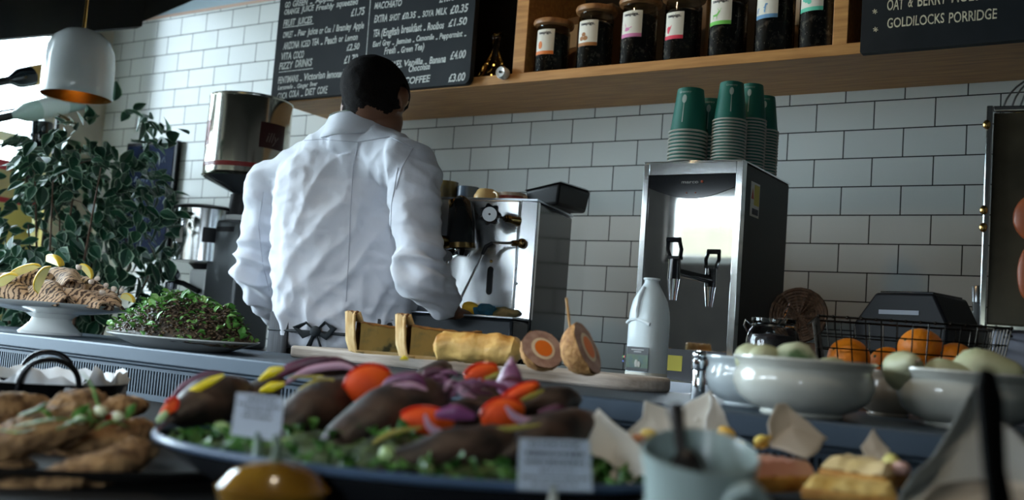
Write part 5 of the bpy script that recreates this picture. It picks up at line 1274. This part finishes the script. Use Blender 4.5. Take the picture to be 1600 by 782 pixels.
# ------------------------------------------------------------------ foreground: pan, cutlets, blue dish, jug, papers
P = D(62, 592, 1.60); zp = P.z
pn = thing('two_handled_pan', 'dark two-handled pan lined with white paper at the left edge', 'pan', (P.x, P.y, DK), math.atan2(ray(40, 590).y, ray(40, 590).x)-PI/2)
pm = M('dark_pan', (.02, .02, .022), .25, .8); prr = .128; ph_ = zp-DK
obj('pan_body', MB().lathe([(prr*.82, 0), (prr*.88, .004), (prr*.99, ph_-.004), (prr*1.02, ph_), (prr*.985, ph_), (prr*.85, .008), (.001, .006)], 56), pm, pn)
for s_ in (-1, 1):
    obj('handle', MB().tube([(.012+.040*math.cos(a_), s_*(prr*.99+.0+.006*math.sin(a_)), ph_-.012+.048*math.sin(a_)**.7) for a_ in [PI*k/16 for k in range(17)]], .0042, 10), pm, pn)
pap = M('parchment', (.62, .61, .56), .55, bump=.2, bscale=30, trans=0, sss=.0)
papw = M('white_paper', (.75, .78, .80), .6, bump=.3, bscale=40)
mb = MB(); rows = []
for j, (q, zz) in enumerate(((.0, .012), (.5, .012), (.86, .016), (.93, ph_*.7), (.97, ph_+.012))):
    rows.append([Vector((prr*q*math.cos(2*PI*k/60), prr*q*math.sin(2*PI*k/60), zz+(.020*noise.noise(Vector((math.cos(2*PI*k/60)*3, math.sin(2*PI*k/60)*3, 4)))*(j == 4)))) for k in range(61)])
mb.grid(rows); mb.jitter(.014, 38, 3, .004)
pl_ = obj('pan_liner', mb, papw, solid=.001); pl_.location = pn.location; pl_.rotation_euler = pn.rotation_euler; tag(pl_, 'crumpled white paper lining the two-handled pan', 'paper liner')

# wooden platform under the left foreground tray
def at_deck(px, t): p_ = D(px, 700, t); p_.z = DK; return p_
p = at_deck(60, 1.12)
tr_ = thing('oval_tray', 'dark oval tray under the breaded cutlets in the lower left corner', 'tray', p, .5)
obj('tray_body', MB().lathe([(.7, 0), (.8, .003), (1.0, .016), (1.01, .019), (.97, .018), (.8, .006), (.001, .004)], 60, sx=.24, sy=.16), M('tray_black', (.012, .011, .010), .7, spec=.2), tr_)
cut = M('breaded_cutlet', (.11, .055, .022), .85, col2=(.40, .23, .10), scale=60, detail=7, lo=.35, hi=.65, bump=1, bscale=130)
def elong(name, pa, pb, ta, tb, rpx, m, flat=.6, seed=0, amp=.003, fine=.0012, n=18, taper=.25, power=.5):
    A = D(*pa, ta); B = D(*pb, tb); r_ = rpx*(ta+tb)/2/FPX; c = (A+B)/2; mb = MB(); P = []; Rr = []
    for i in range(n+1): t = i/n; P.append(A.lerp(B, t)-c); Rr.append(r_*max(.04, math.sin(PI*min(.985, max(.015, t)))**power)*(1+taper*(t-.5)))
    mb.tube(P, Rr, 22 if name != 'breaded_cutlet' else 40, flat=flat, up=(0, 0, 1)); mb.jitter(amp, 30, seed, fine)
    if name == 'breaded_cutlet': mb.jitter(.0022, 160, seed+5, .0012)
    o = obj(name, mb, m); o.location = c; return o
cl = (((-40, 712), (165, 640), 1.04, 1.12, 44, 'front left'), ((60, 760), (245, 700), .98, 1.08, 40, 'lowest, at the front right'), ((-70, 640), (75, 636), 1.20, 1.28, 36, 'at the back left'), ((62, 655), (165, 622), 1.22, 1.32, 36, 'at the top of the heap'),
      ((150, 650), (222, 628), 1.26, 1.34, 28, 'small reddish, at the back right'), ((-80, 785), (140, 765), .95, 1.02, 42, 'lowest, in the bottom left corner'), ((90, 700), (236, 672), 1.12, 1.20, 38, 'in the middle, under the leaves'), ((-40, 690), (70, 680), 1.2, 1.24, 40, 'hidden inside the heap'), ((60, 700), (215, 715), 1.18, 1.2, 40, 'dark, deep inside the heap'), ((-60, 740), (60, 735), 1.05, 1.08, 40, 'dark, under the front left one'))
for i, (a, b, ta, tb, r_, nm) in enumerate(cl):
    tag(elong('breaded_cutlet', a, b, ta, tb, r_, cut, .68, i, .006, .002, n=40, power=.45, taper=.15), 'golden breaded cutlet %s' % nm, 'cutlet', 'breaded cutlets heaped on the tray')
rocket = M('rocket_leaf', (.06, .20, .03), .45, col2=(.16, .38, .08), scale=30)
def sprig(pts, t, wpx, label, group, m=None, name='salad_leaf'):
    P = [D(x, y, t+.0*i) for i, (x, y) in enumerate(pts)]; c = sum(P, Vector())/len(P); P = [q-c for q in P]
    P, Rr = smooth_path(P, [wpx*t/FPX*k for k in ([.35, 1, .8, .15] if len(pts) == 4 else [.4, 1, .15])], 5)
    o = obj(name, MB().tube(P, Rr, 8, flat=.25), m or rocket); o.location = c; return tag(o, label, 'leaf', group)
gl = 'green leaves scattered over the cutlets'
for i, (pts, t, wp) in enumerate(((((160, 655), (150, 620), (142, 600), (126, 580)), 1.12, 7), (((198, 655), (205, 640), (212, 632)), 1.15, 5), (((20, 668), (60, 660), (95, 655), (120, 662)), 1.06, 6), (((0, 672), (30, 676), (60, 668)), 1.04, 5), (((60, 640), (74, 645), (82, 660)), 1.1, 9),
        (((140, 640), (140, 655), (143, 668)), 1.12, 6), (((90, 672), (130, 655), (160, 662)), 1.07, 7), (((110, 665), (125, 645), (140, 632)), 1.11, 8), (((30, 650), (60, 640), (75, 628)), 1.1, 6), (((150, 672), (175, 660), (200, 668)), 1.1, 6))):
    sprig(pts, t-.03, wp*1.5, 'narrow green leaf %s' % ('sticking upright from the middle of the cutlets', 'small, at the right of the cutlets', 'long, across the front cutlet', 'at the left frame edge on the cutlets', 'dark, above the front cutlet', 'short stalk at the centre', 'low in the centre of the cutlets', 'leaning against the top cutlet', 'at the back left of the cutlets', 'at the right end by the dish rim')[i], gl)
lump('tomato_piece', D(178, 655, 1.12), (.011, .009, .007), M('dark_tomato', (.30, .03, .015), .3), 'small dark red tomato piece right of the cutlets', 'tomato', .3, 40)
for i, (px, py, cc) in enumerate(((158, 642, 0), (125, 655, 1), (75, 655, 1), (185, 652, 0))):
    lump('apple_cube', D(px, py, 1.08), (.008, .006, .005), M('pale_cube', (.55, .55, .35), .5), 'pale chopped piece among the leaves on the cutlets', 'vegetable piece', .3, 50, i, 12, 8, 'pale chopped pieces among the leaves')

# big blue-rimmed oval dish
q0 = Zp(190, 684, .952); q1 = Zp(925, 772, .952)
dm = (q0+q1)/2; dv = (q1-q0); dv.z = 0; dLen = dv.length; dvn = dv.normalized(); dpn = Vector((-dvn.y, dvn.x, 0))
OA, OB = dLen*.60, .19
dcn = dm + dpn*(OB*.80); dcn.z = DK
dish = thing('oval_dish', 'large dark oval serving dish with a blue-grey rim across the foreground', 'dish', dcn, math.atan2(dvn.y, dvn.x))
hD = .952-DK
obj('dish_body', MB().lathe([(.62, 0), (.70, .003), (.90, hD*.6), (.985, hD-.004), (.97, hD-.006), (.88, hD*.6), (.66, .010), (.001, .008)], 80, sx=OA, sy=OB), M('dish_dark', (.02, .022, .026), .25), dish)
rimm = MB().tube([(OA*.985*math.cos(2*PI*k/90), OB*.985*math.sin(2*PI*k/90), hD-.002) for k in range(91)], .0042, 8, up=(0, 0, 1), cap=False)
obj('rim', rimm, M('rim_blue', (.06, .10, .17), .3), dish)
# bed of salad
bdm = MB(); rows = []
for i in range(20):
    rows.append([Vector((OA*.86*i/19*math.cos(2*PI*k/60), OB*.86*i/19*math.sin(2*PI*k/60), hD*.66+.030*(1-(i/19)**2)+.010*noise.noise(Vector((i*.8, k*.5, 0))))) for k in range(61)])
bdm.grid(rows).jitter(.006, 40, 7, .002)
bed = obj('salad_bed', bdm, M('salad_bed', (.02, .035, .01), .7, col2=(.06, .10, .02), scale=40, bump=.6), solid=.002); bed.location = dish.location; bed.rotation_euler = dish.rotation_euler
tag(bed, 'bed of frilly green lettuce under the stuffed aubergines in the oval dish', 'lettuce', None, 'stuff')
lv = MB()
for k in range(330):
    a_ = random.uniform(0, 2*PI); q = random.uniform(.66, .92) if random.random() < .75 else random.uniform(.1, .7); p_ = Vector((OA*q*math.cos(a_), OB*q*math.sin(a_), hD*.62+.03*(1-q*q)+random.uniform(0, .008)))
    bigleaf(lv, p_, Vector((random.gauss(0, 1), random.gauss(0, 1), random.uniform(-.1, .9))), Vector((random.gauss(0, .6), random.gauss(0, .6), 1)), random.uniform(.010, .022), random.uniform(.004, .008), .8)
obj('lettuce_leaves', lv, M('lettuce', (.018, .08, .010), .5, col2=(.07, .20, .03), scale=30), bed, smooth=False)
aub = M('aubergine_skin', (.010, .006, .005), .55, col2=(.075, .040, .026), scale=22, detail=6, lo=.4, hi=.7, bump=.4, bscale=60)
ga = 'stuffed aubergine halves in the oval dish'
for i, (a, b, ta, tb, r_, nm) in enumerate((
    ((262, 662), (385, 602), 1.12, 1.28, 44, 'at the far left, topped with a yellow pepper strip'), ((350, 650), (440, 596), 1.22, 1.34, 30, 'behind the left label'), ((425, 688), (560, 605), 1.06, 1.26, 54, 'right of the left label under a yellow strip'),
    ((500, 712), (690, 610), 1.00, 1.22, 60, 'centre left below the large tomato'), ((590, 735), (830, 692), .92, 1.04, 54, 'nearest, across the front centre'), ((690, 650), (850, 610), 1.22, 1.38, 34, 'at the back under the red onion'),
    ((780, 720), (930, 650), .96, 1.12, 42, 'at the right end behind the right label'), ((640, 620), (700, 570), 1.40, 1.55, 26, 'at the very back, dark and small'), ((560, 590), (470, 570), 1.40, 1.36, 26, 'back left under purple leaves'), ((800, 640), (905, 625), 1.20, 1.26, 36, 'back right with a pale green strip'),
    ((600, 680), (790, 645), 1.14, 1.26, 40, 'in the middle row under the front tomatoes'), ((720, 690), (860, 665), 1.06, 1.16, 34, 'middle right under the yellow strip'), ((600, 640), (700, 600), 1.22, 1.34, 32, 'middle back under the large tomato'))):
    tag(elong('stuffed_aubergine', a, b, ta, tb, r_, aub, .8, i, .004, .0012, power=.6), 'dark roasted aubergine half %s' % nm, 'aubergine', ga)
tomm = M('tomato_flesh', (.80, .11, .010), .6, col2=(.65, .06, .006), scale=12, spec=.25)
for i, (px, py, t, rx, rz_, e, nm) in enumerate(((577, 603, 1.17, 40, 33, .35, 'big round tomato slice in the middle of the dish'), (752, 584, 1.33, 28, 16, .25, 'bright tomato slice at the back right of the dish'), (668, 658, 1.06, 44, 22, -.1, 'dull tomato wedge left of the purple onion at the front'),
        (785, 648, 1.08, 36, 26, .3, 'tomato wedge right of the purple onion at the front'), (812, 615, 1.18, 34, 12, .45, 'thin tomato wedge slanting at the right of the dish'), (264, 640, 1.13, 10, 22, -.7, 'orange-red pepper piece at the far left of the dish'))):
    o = thing('tomato_slice', nm, 'tomato', D(px, py, t), 0, 'tomato pieces on the oval dish')
    R3 = Matrix((RT, -FW, UP)).transposed() @ Matrix.Rotation(-e, 3, 'Y')
    k = t/FPX; mb = MB().sphere((0, 0, 0), (rx*k, rx*k*.55, rz_*k), 30, 18, R3); mb.jitter(.0015, 30, i); obj('flesh', mb, tomm, o)
    obj('skin_edge', MB().tube([R3 @ Vector((rx*k*.98*math.cos(a_), rx*k*.25*math.sin(a_)*0+.004, rz_*k*.99*math.sin(a_))) for a_ in [PI*.1+PI*.8*j/16 for j in range(17)]], .0022, 6), M('tomato_skin', (.60, .03, .01), .25), o)
onm = M('red_onion', (.14, .035, .09), .35, col2=(.36, .17, .28), scale=16, lo=.4, hi=.65); onp = M('pale_onion', (.46, .26, .34), .35); ond = M('radicchio', (.06, .012, .030), .45, col2=(.13, .03, .06), scale=20)
def strip(pts, t, wpx, m, label, name, cat, group, flat=.45, thin_end=.3):
    tt = t if hasattr(t, '__len__') else [t]*len(pts)
    P = [D(x, y, tk) for (x, y), tk in zip(pts, tt)]; c = sum(P, Vector())/len(P); P = [q-c for q in P]
    P, Rr = smooth_path(P, [wpx*tt[0]/FPX*(thin_end+(1-thin_end)*math.sin(PI*(i+.0001)/(len(pts)-1))) for i in range(len(pts))], 7)
    o = obj(name, MB().tube(P, Rr, 10, flat=flat, up=FW), m); o.location = c; return tag(o, label, cat, group)
go_ = 'red onion and radicchio strips on the oval dish'
for pts, t, wd, m, nm in (
    (((262, 632), (290, 604), (325, 588), (348, 584)), 1.24, 9, ond, 'dark purple leaf at the far left of the dish'), (((270, 636), (300, 612), (335, 594)), 1.22, 5, onm, 'purple stripe under the far left leaf'),
    (((420, 600), (450, 578), (490, 566), (515, 562)), 1.33, 10, ond, 'dark radicchio leaf at the back left'), (((440, 604), (480, 580), (530, 572), (560, 580)), 1.32, 7, onp, 'pinkish onion strip behind the yellow strips'),
    (((480, 590), (520, 566), (560, 576)), 1.36, 9, ond, 'dark purple strip left of the large tomato'), (((590, 620), (612, 596), (650, 590), (665, 606)), 1.14, 9, onm, 'purple onion slice right of the large tomato'),
    (((575, 636), (600, 612), (640, 602), (668, 610)), 1.12, 6, onp, 'pale onion strip below the purple slice'), (((655, 606), (668, 584), (690, 582), (700, 598)), 1.25, 8, ond, 'curled dark purple piece top centre'),
    (((662, 610), (674, 596), (690, 600)), 1.22, 4, onp, 'small pink onion curl top centre'), (((700, 626), (715, 606), (740, 598), (765, 606)), 1.2, 7, onm, 'onion slice below the bright tomato'),
    (((705, 604), (730, 606), (752, 592)), 1.2, 4.5, onp, 'pale onion ring end below the bright tomato'), (((690, 620), (700, 602), (706, 594)), 1.18, 5, onp, 'shiny onion strip at the centre'),
    (((735, 614), (760, 600), (785, 606), (800, 622)), 1.2, 6, onm, 'onion loop left of the pointed piece'), (((680, 650), (710, 645), (742, 652)), 1.02, 14, M('purple_onion', (.20, .05, .15), .35), 'broad purple onion piece at the front centre'),
    (((664, 648), (672, 668), (700, 680), (735, 676)), 1.00, 6.5, onp, 'pale curved onion strip below the broad purple one'), (((790, 635), (805, 652), (830, 660), (860, 656)), 1.04, 7, onp, 'pale curved onion strip right of the front tomato'),
    (((840, 645), (870, 640), (895, 650)), 1.12, 8, ond, 'dark purple leaf at the right of the dish'), (((720, 600), (745, 612), (770, 616)), 1.18, 6, ond, 'dark strip between onion rings')):
    strip(pts, t, wd, m, nm, 'onion_strip', 'onion', go_)
for k in range(20):
    cx_ = random.uniform(610, 800); cy_ = 622-abs(random.gauss(0, 10))-(8 if cx_ > 640 else 0); a_ = random.uniform(0, PI); w_ = random.uniform(10, 20)
    pts = [(cx_+w_*math.cos(a_+q)*1.1, cy_-w_*.55*math.sin(a_+q)) for q in (0, .8, 1.6, 2.4)]
    strip(pts, random.uniform(1.15, 1.24), random.uniform(3, 5.5), (onm, onp, ond)[k % 3], 'thin curled red onion shred in the tangle behind the front tomatoes', 'onion_strip', 'onion', 'tangled onion shreds on the oval dish')
o = thing('onion_quarter', 'pointed purple red onion quarter standing at the back right of the dish', 'onion', D(797, 598, 1.24))
obj('layers', MB().lathe([(.001, -.020), (.014, -.012), (.017, -.002), (.012, .012), (.005, .024), (.001, .030)], 20, sx=1.1, sy=.8), onm, o); obj('pale_tip', MB().lathe([(.006, .021), (.0035, .027), (.001, .031)], 10), onp, o)
yp = M('yellow_pepper', (.75, .58, .01), .3); ypd = M('olive_pepper', (.30, .24, .03), .35); grn_ = M('pale_green_strip', (.30, .42, .16), .4)
gy = 'yellow pepper strips on the oval dish'
for pts, t, wd, m, nm in (
    (((272, 630), (305, 610), (330, 596), (350, 587)), 1.17, 7, yp, 'long yellow strip at the far left of the dish'), (((405, 595), (425, 582), (443, 576)), 1.26, 8, yp, 'yellow strip at the top above the left label'),
    (((406, 612), (425, 605), (445, 600)), 1.2, 8, yp, 'short yellow strip just above the left label'), (((462, 616), (490, 602), (522, 594)), 1.17, 8, ypd, 'mustard strip left of the large tomato'), (((460, 618), (472, 612), (484, 606)), 1.16, 6, yp, 'bright yellow end left of the large tomato'),
    (((625, 562), (632, 560), (638, 562)), 1.44, 4, yp, 'tiny yellow tip at the back of the dish'), (((756, 592), (775, 588), (790, 580)), 1.28, 6, ypd, 'ochre strip beside the pointed onion'), (((575, 700), (610, 678), (660, 668)), 1.0, 5, ypd, 'olive strip curving along the front aubergine'),
    (((750, 672), (800, 670), (845, 664)), 1.0, 4.5, ypd, 'thin yellow strip above the right label'), (((808, 628), (830, 620), (850, 610)), 1.16, 5, ypd, 'olive strip at the right beyond the tomato'), (((450, 590), (500, 590), (520, 600)), 1.2, 3.5, ypd, 'narrow olive strip')):
    strip(pts, t, wd, m, 'pepper piece, ' + nm, 'pepper_strip', 'pepper', gy)
for i, (pts, t, wd, nm) in enumerate(((((246, 660), (254, 652), (262, 644)), 1.08, 6, 'white stalk end at the far left of the dish'), (((425, 694), (440, 691), (455, 690)), .98, 7, 'pale green stalk right of the left label'), (((336, 665), (352, 670), (368, 690)), 1.04, 8, 'cucumber-like slice left of the left label'))):
    strip(pts, t, wd, grn_, nm, 'vegetable_stalk', 'vegetable', None, .6, .6)
for i, (px, py) in enumerate(((605, 712), (640, 735), (668, 738))):
    lump('green_pea_pod', D(px, py, .93), (.008, .006, .008), grn_, 'small pale green ball at the front of the dish, %s of three' % ('left', 'middle', 'right')[i], 'vegetable', .2, 40, i, 14, 10)

# price labels on holders
def label_card(pts, t, lines, txt, hol):
    Cn = D(sum(p[0] for p in pts)/4, sum(p[1] for p in pts)/4, t)
    o = thing('food_label', txt, 'label', Cn)
    P = [D(x, y, t)-Cn for x, y in pts]         # tl, tr, br, bl
    n_ = (P[1]-P[0]).cross(P[3]-P[0]).normalized()
    if n_.dot(FW) < 0: n_ = -n_
    obj('card', MB().prism(P, n_*.0012), card, o, smooth=False)
    mb = MB()
    def pt(u, v): return P[0].lerp(P[1], u).lerp(P[3].lerp(P[2], u), v) - n_*.0006
    for v, u0, u1, th in lines:
        u = u0
        while u < u1:
            w_ = random.uniform(.035, .11); e_ = min(u+w_, u1); k = random.uniform(.75, 1.1)*th
            mb.add([pt(u, v-k), pt(e_, v-k), pt(e_, v+k), pt(u, v+k)], [(0, 1, 2, 3)]); u = e_+.018
    obj('printed_lines', mb, M('label_print', (.10, .10, .13), .7), o, smooth=False)
    hm = MB(); a = D(*hol[0], t+.004)-Cn; b = D(*hol[1], t-.012)-Cn; hm.tube([b+Vector((0, 0, -.012)), b, a], [.0050, .0038, .0022], 10); obj('clip', hm, M('clip_' + hol[2], hol[3], .4), o)
    return o
label_card(((370, 614), (444, 622), (438, 691), (360, 680)), .93, ((.10, .22, .84, .035), (.24, .06, .94, .03), (.37, .22, .80, .03), (.51, .18, .80, .03)), 'small white printed card standing at the left of the oval dish', ((403, 672), (402, 712), 'green', (.12, .18, .14)))
label_card(((811, 686), (921, 690), (926, 769), (808, 766)), .84, ((.09, .14, .88, .035), (.27, .10, .93, .05), (.44, .10, .92, .045), (.60, .30, .78, .02), (.74, .06, .95, .022), (.87, .2, .8, .02)), 'white printed card with bold text lines at the right of the oval dish', ((865, 756), (864, 786), 'pale', (.35, .36, .32)))
# yellow gourd in front
p = D(424, 796, .86)
gd = thing('yellow_gourd', 'glossy round mustard yellow gourd cut by the bottom frame edge', 'gourd', (p.x, p.y, DK))
gr_ = p.z-DK+.040
obj('gourd_body', MB().lathe([(.001, 0), (.025, .001), (.040, .012), (.0475, .035), (.0455, gr_*.62), (.036, gr_*.82), (.020, gr_*.95), (.001, gr_)], 40), M('gourd_yellow', (.22, .11, .010), .14, coat=.5, col2=(.14, .065, .008), scale=14), gd)
obj('stem', MB().tube([(0, 0, gr_-.004), (.001, 0, gr_+.01), (-.003, 0, gr_+.020)], [.005, .004, .003], 8), M('gourd_stem', (.10, .14, .10), .6), gd)

# white jug with a spoon
p = D(1096, 735, .76); zr = D(1096, 706, .76).z
jg = thing('white_jug', 'blurred pale china jug with loop handle at the bottom edge', 'jug', (p.x, p.y, DK), math.atan2(RT.y, RT.x))
jr = 88*.76/FPX; jh = zr-DK; china = M('jug_china', (.42, .52, .50), .3, coat=.3); mb = MB(); rows = []
for q, z in ((.55, 0), (.62, .004), (.80, jh*.15), (.92, jh*.4), (.93, jh*.65), (.95, jh*.85), (1.0, jh), (.96, jh+.001), (.90, jh*.85), (.86, jh*.5)):
    rows.append([Vector((jr*q*math.cos(a_)*(1+.16*max(0, -math.cos(a_-.35))**6*(z/jh)**2), jr*q*math.sin(a_), z + .012*(z/jh)**4*(math.sin(a_)*1.0) )) for a_ in [2*PI*k/56 for k in range(57)]])
mb.grid(rows); mb.add([v.copy() for v in rows[0][:-1]], [tuple(range(56))]); obj('jug_body', mb, china, jg)
obj('handle', MB().tube([(jr*(.62-.42*math.cos(a_)), -jr*1.02+.010*abs(math.cos(a_)), jh-.058+.038*math.sin(a_)) for a_ in [-PI*.25+PI*1.5*k/18 for k in range(19)]], .0060, 12), china, jg)
ss = lump('darkened_sauce', Vector((p.x, p.y, zr-.030)), (jr*.78, jr*.78, .012), M('shade_dark_sauce', (.06, .055, .048), .5, bump=.4, bscale=60), 'mound of sauce darkened like the shaded inside of the china jug', 'sauce', .12, 30)  # sauce coloured dark for the shade inside the jug
A = D(1054, 632, .78); B = D(1066, 712, .77)
spn = thing('serving_spoon', 'dark spoon handle standing up out of the china jug', 'spoon', B)
obj('handle', MB().tube([Vector(), (A-B)*.5, (A-B)*.9, (A-B)], [.0042, .0045, .0065, .005], 12), M('spoon_dark', (.03, .025, .022), .35, .5), spn)
obj('bowl', MB().sphere(-(A-B)*.45, (.014, .012, .022), 18, 12), MATS['spoon_dark'], spn)
# paper-lined crate with tart slices
cpt = D(1230, 730, 1.12); 
cr_ = thing('slate_slab', 'dark slab under the parchment and tart slices at lower right', 'slab', (cpt.x, cpt.y, DK), math.atan2(RT.y, RT.x)*.8)
obj('slab_body', MB().box(-.26, .30, -.13, .13, 0, .026), M('slate_slab', (.03, .03, .032), .6, col2=(.045, .04, .035), scale=12), cr_, bevel=.004)
def sheet(pts, t, label, m=None, seed=0, bulge=.012, group=None):
    """a stiff standing leaf of paper; pts = outline in the photo, depths per point"""
    tt = t if hasattr(t, '__len__') else [t]*len(pts)
    P = [D(x, y, k) for (x, y), k in zip(pts, tt)]; c = sum(P, Vector())/len(P); P = [q-c for q in P]; n = len(P); NR = 8
    vs = [FW*bulge]; fs = []; cnt_ = n*6
    edge = [P[i].lerp(P[(i+1) % n], j/6) for i in range(n) for j in range(6)]
    for r_ in range(1, NR+1):
        for e in edge:
            q = e*(r_/NR); f_ = 1-(r_/NR)**2; vs.append(q + FW*(bulge*f_) + noise.noise_vector((q+c)*22+Vector((seed, 0, 0)))*.006)
    for j in range(cnt_): fs.append((0, 1+j, 1+(j+1) % cnt_))
    for r_ in range(NR-1):
        for j in range(cnt_): a_ = 1+r_*cnt_; fs.append((a_+j, a_+cnt_+j, a_+cnt_+(j+1) % cnt_, a_+(j+1) % cnt_))
    o = obj('parchment_sheet', MB().add(vs, fs), m or pap, solid=.0008); o.location = c; return tag(o, label, 'paper', group or 'parchment sheets round the tart slices')
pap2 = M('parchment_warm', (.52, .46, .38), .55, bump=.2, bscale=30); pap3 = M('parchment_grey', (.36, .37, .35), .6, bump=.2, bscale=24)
sheet(((912, 686), (936, 642), (975, 672), (1012, 715), (1010, 790), (925, 790)), (1.06, 1.08, 1.06, 1.02, .98, 1.0), 'pale parchment peak just right of the printed card', pap, 1)
sheet(((975, 680), (1003, 652), (1008, 626), (1052, 638), (1078, 662), (1070, 700), (1010, 720)), (1.12, 1.14, 1.16, 1.16, 1.14, 1.08, 1.06), 'parchment leaf with a square corner behind the spoon handle', pap, 2)
sheet(((1062, 645), (1108, 612), (1112, 660), (1105, 690), (1066, 684)), (1.2, 1.24, 1.18, 1.14, 1.14), 'left face of the tall central parchment fold, coloured darker for shade', pap, 3, .004)  # duller paper here, whiter on the right face: the fold's shading by colour
sheet(((1108, 612), (1128, 645), (1150, 692), (1105, 692), (1100, 655)), (1.24, 1.2, 1.16, 1.12, 1.17), 'right face of the tall central parchment fold, coloured paler as if lit', papw, 4, .004)
sheet(((1205, 700), (1200, 664), (1212, 634), (1224, 630), (1262, 655), (1296, 690), (1260, 715)), (1.10, 1.12, 1.15, 1.16, 1.15, 1.13, 1.08), 'brownish parchment peak between the jug and the tarts', pap2, 5)
sheet(((1345, 700), (1366, 672), (1388, 705), (1385, 735), (1360, 740)), (1.10, 1.12, 1.1, 1.06, 1.06), 'small pointed parchment tip over the end of the tart', pap2, 6, .004)
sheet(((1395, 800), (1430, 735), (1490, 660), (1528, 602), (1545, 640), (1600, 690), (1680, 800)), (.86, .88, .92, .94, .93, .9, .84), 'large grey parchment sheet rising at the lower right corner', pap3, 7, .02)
sheet(((1410, 800), (1460, 752), (1560, 742), (1640, 760), (1660, 810)), (.80, .82, .84, .82, .80), 'lower fold of parchment in the bottom right corner', pap2, 8, .01)
sheet(((1120, 700), (1140, 672), (1162, 690), (1180, 712), (1150, 722)), (1.18, 1.2, 1.2, 1.16, 1.12), 'crumpled white parchment bit right of the jug', papw, 9, .006)
tartm = M('tart_filling', (.66, .50, .22), .45, col2=(.78, .62, .34), scale=20); tartc = M('tart_crust', (.42, .17, .03), .6, col2=(.62, .33, .08), scale=40, bump=.6); ham = M('pink_ham', (.62, .28, .20), .45, col2=(.70, .42, .30), scale=10)
def slab(pa, pb, ta, tb, wd, H, label, m, mc, name='tart_slice', cat='tart', ztop=None, group=None):
    A = D(*pa, ta); B = D(*pb, tb); z = (A.z+B.z)/2; A.z = B.z = z; d = (B-A); L_ = d.length
    o = thing(name, label, cat, A-Vector((0, 0, H)), math.atan2(d.y, d.x), group)
    obj('crust', MB().box(-.002, L_+.002, -.002, wd, 0, H*.55).jitter(.002, 60, 1), mc, o, bevel=.003)
    g = MB().grid([[Vector((L_*i/14, wd*j/6, H*.55+ (H*.45)*(1 if 0 < i < 14 and 0 < j < 6 else .0)+.003*noise.noise(Vector((i*.7, j*.9, H*100))))) for j in range(7)] for i in range(15)]); obj('filling', g, m, o)
    return o
slab((1170, 742), (1285, 706), 1.02, 1.08, .07, .030, 'pink ham-topped slice beside the jug', ham, tartc, 'ham_slice', 'slice')
slab((920, 776), (1006, 752), .96, 1.02, .07, .030, 'pink-edged slice behind the printed card and the jug', ham, tartc, 'ham_slice', 'slice')
slab((1282, 718), (1385, 722), 1.06, 1.02, .075, .026, 'pale tart slice with browned edge in the lower right', tartm, tartc)
slab((1255, 752), (1400, 758), 1.0, .97, .06, .020, 'golden crumbly tart slice nearest the bottom edge', M('golden_crumb', (.60, .36, .08), .7, col2=(.72, .52, .18), scale=60, bump=.8), tartc)
for i, (px, py, t, c_, nm) in enumerate(((1136, 678, 1.13, (.70, .42, .06), 'orange-yellow cube right of the parchment fold'), (1150, 695, 1.12, (.70, .60, .25), 'pale yellow crumb left of the ham slice'), (1190, 690, 1.12, (.72, .55, .10), 'yellow piece beside the brownish parchment'),
       (1013, 682, 1.08, (.75, .55, .15), 'small yellow piece on the square-cornered parchment'), (993, 690, 1.07, (.60, .25, .12), 'tiny red-brown crumb on the parchment'), (1395, 722, 1.05, (.55, .50, .15), 'yellowish bit at the right end of the tarts'), (1408, 735, 1.04, (.70, .45, .40), 'pink bit at the right end of the tarts'))):
    lump('tart_crumb', D(px, py, t), (.010, .008, .007), M('crumb_%d' % i, c_, .5), nm, 'crumb', .4, 60, i, 12, 8)
# cross strut piece of filo between
strip(((1178, 700), (1192, 690), (1206, 682)), 1.1, 6, M('fried_stick', (.55, .36, .06), .5), 'yellow-brown fried stick leaning on the brownish parchment', 'fried_stick', 'fried stick', None)
# dark tongs handle close to the lens
A = D(1543, 580, .66); B = D(1560, 830, .62)
tg = thing('serving_tongs', 'tall black serving tongs handle, very blurred, at the lower right', 'tongs', B)
bk_ = M('tongs_black', (.004, .004, .004), .8, spec=.1)
obj('handle_bar', MB().tube([(A-B)*-.25, Vector(), (A-B)*.45, (A-B)*.85, (A-B)], [.0075, .0082, .0115, .0135, .0080], 14, flat=.5), bk_, tg)
obj('second_arm', MB().tube([(A-B)*-.25+RT*.012, RT*.010, (A-B)*.4+RT*.004, (A-B)*.8], [.004, .0045, .005, .004], 10, flat=.5), bk_, tg)
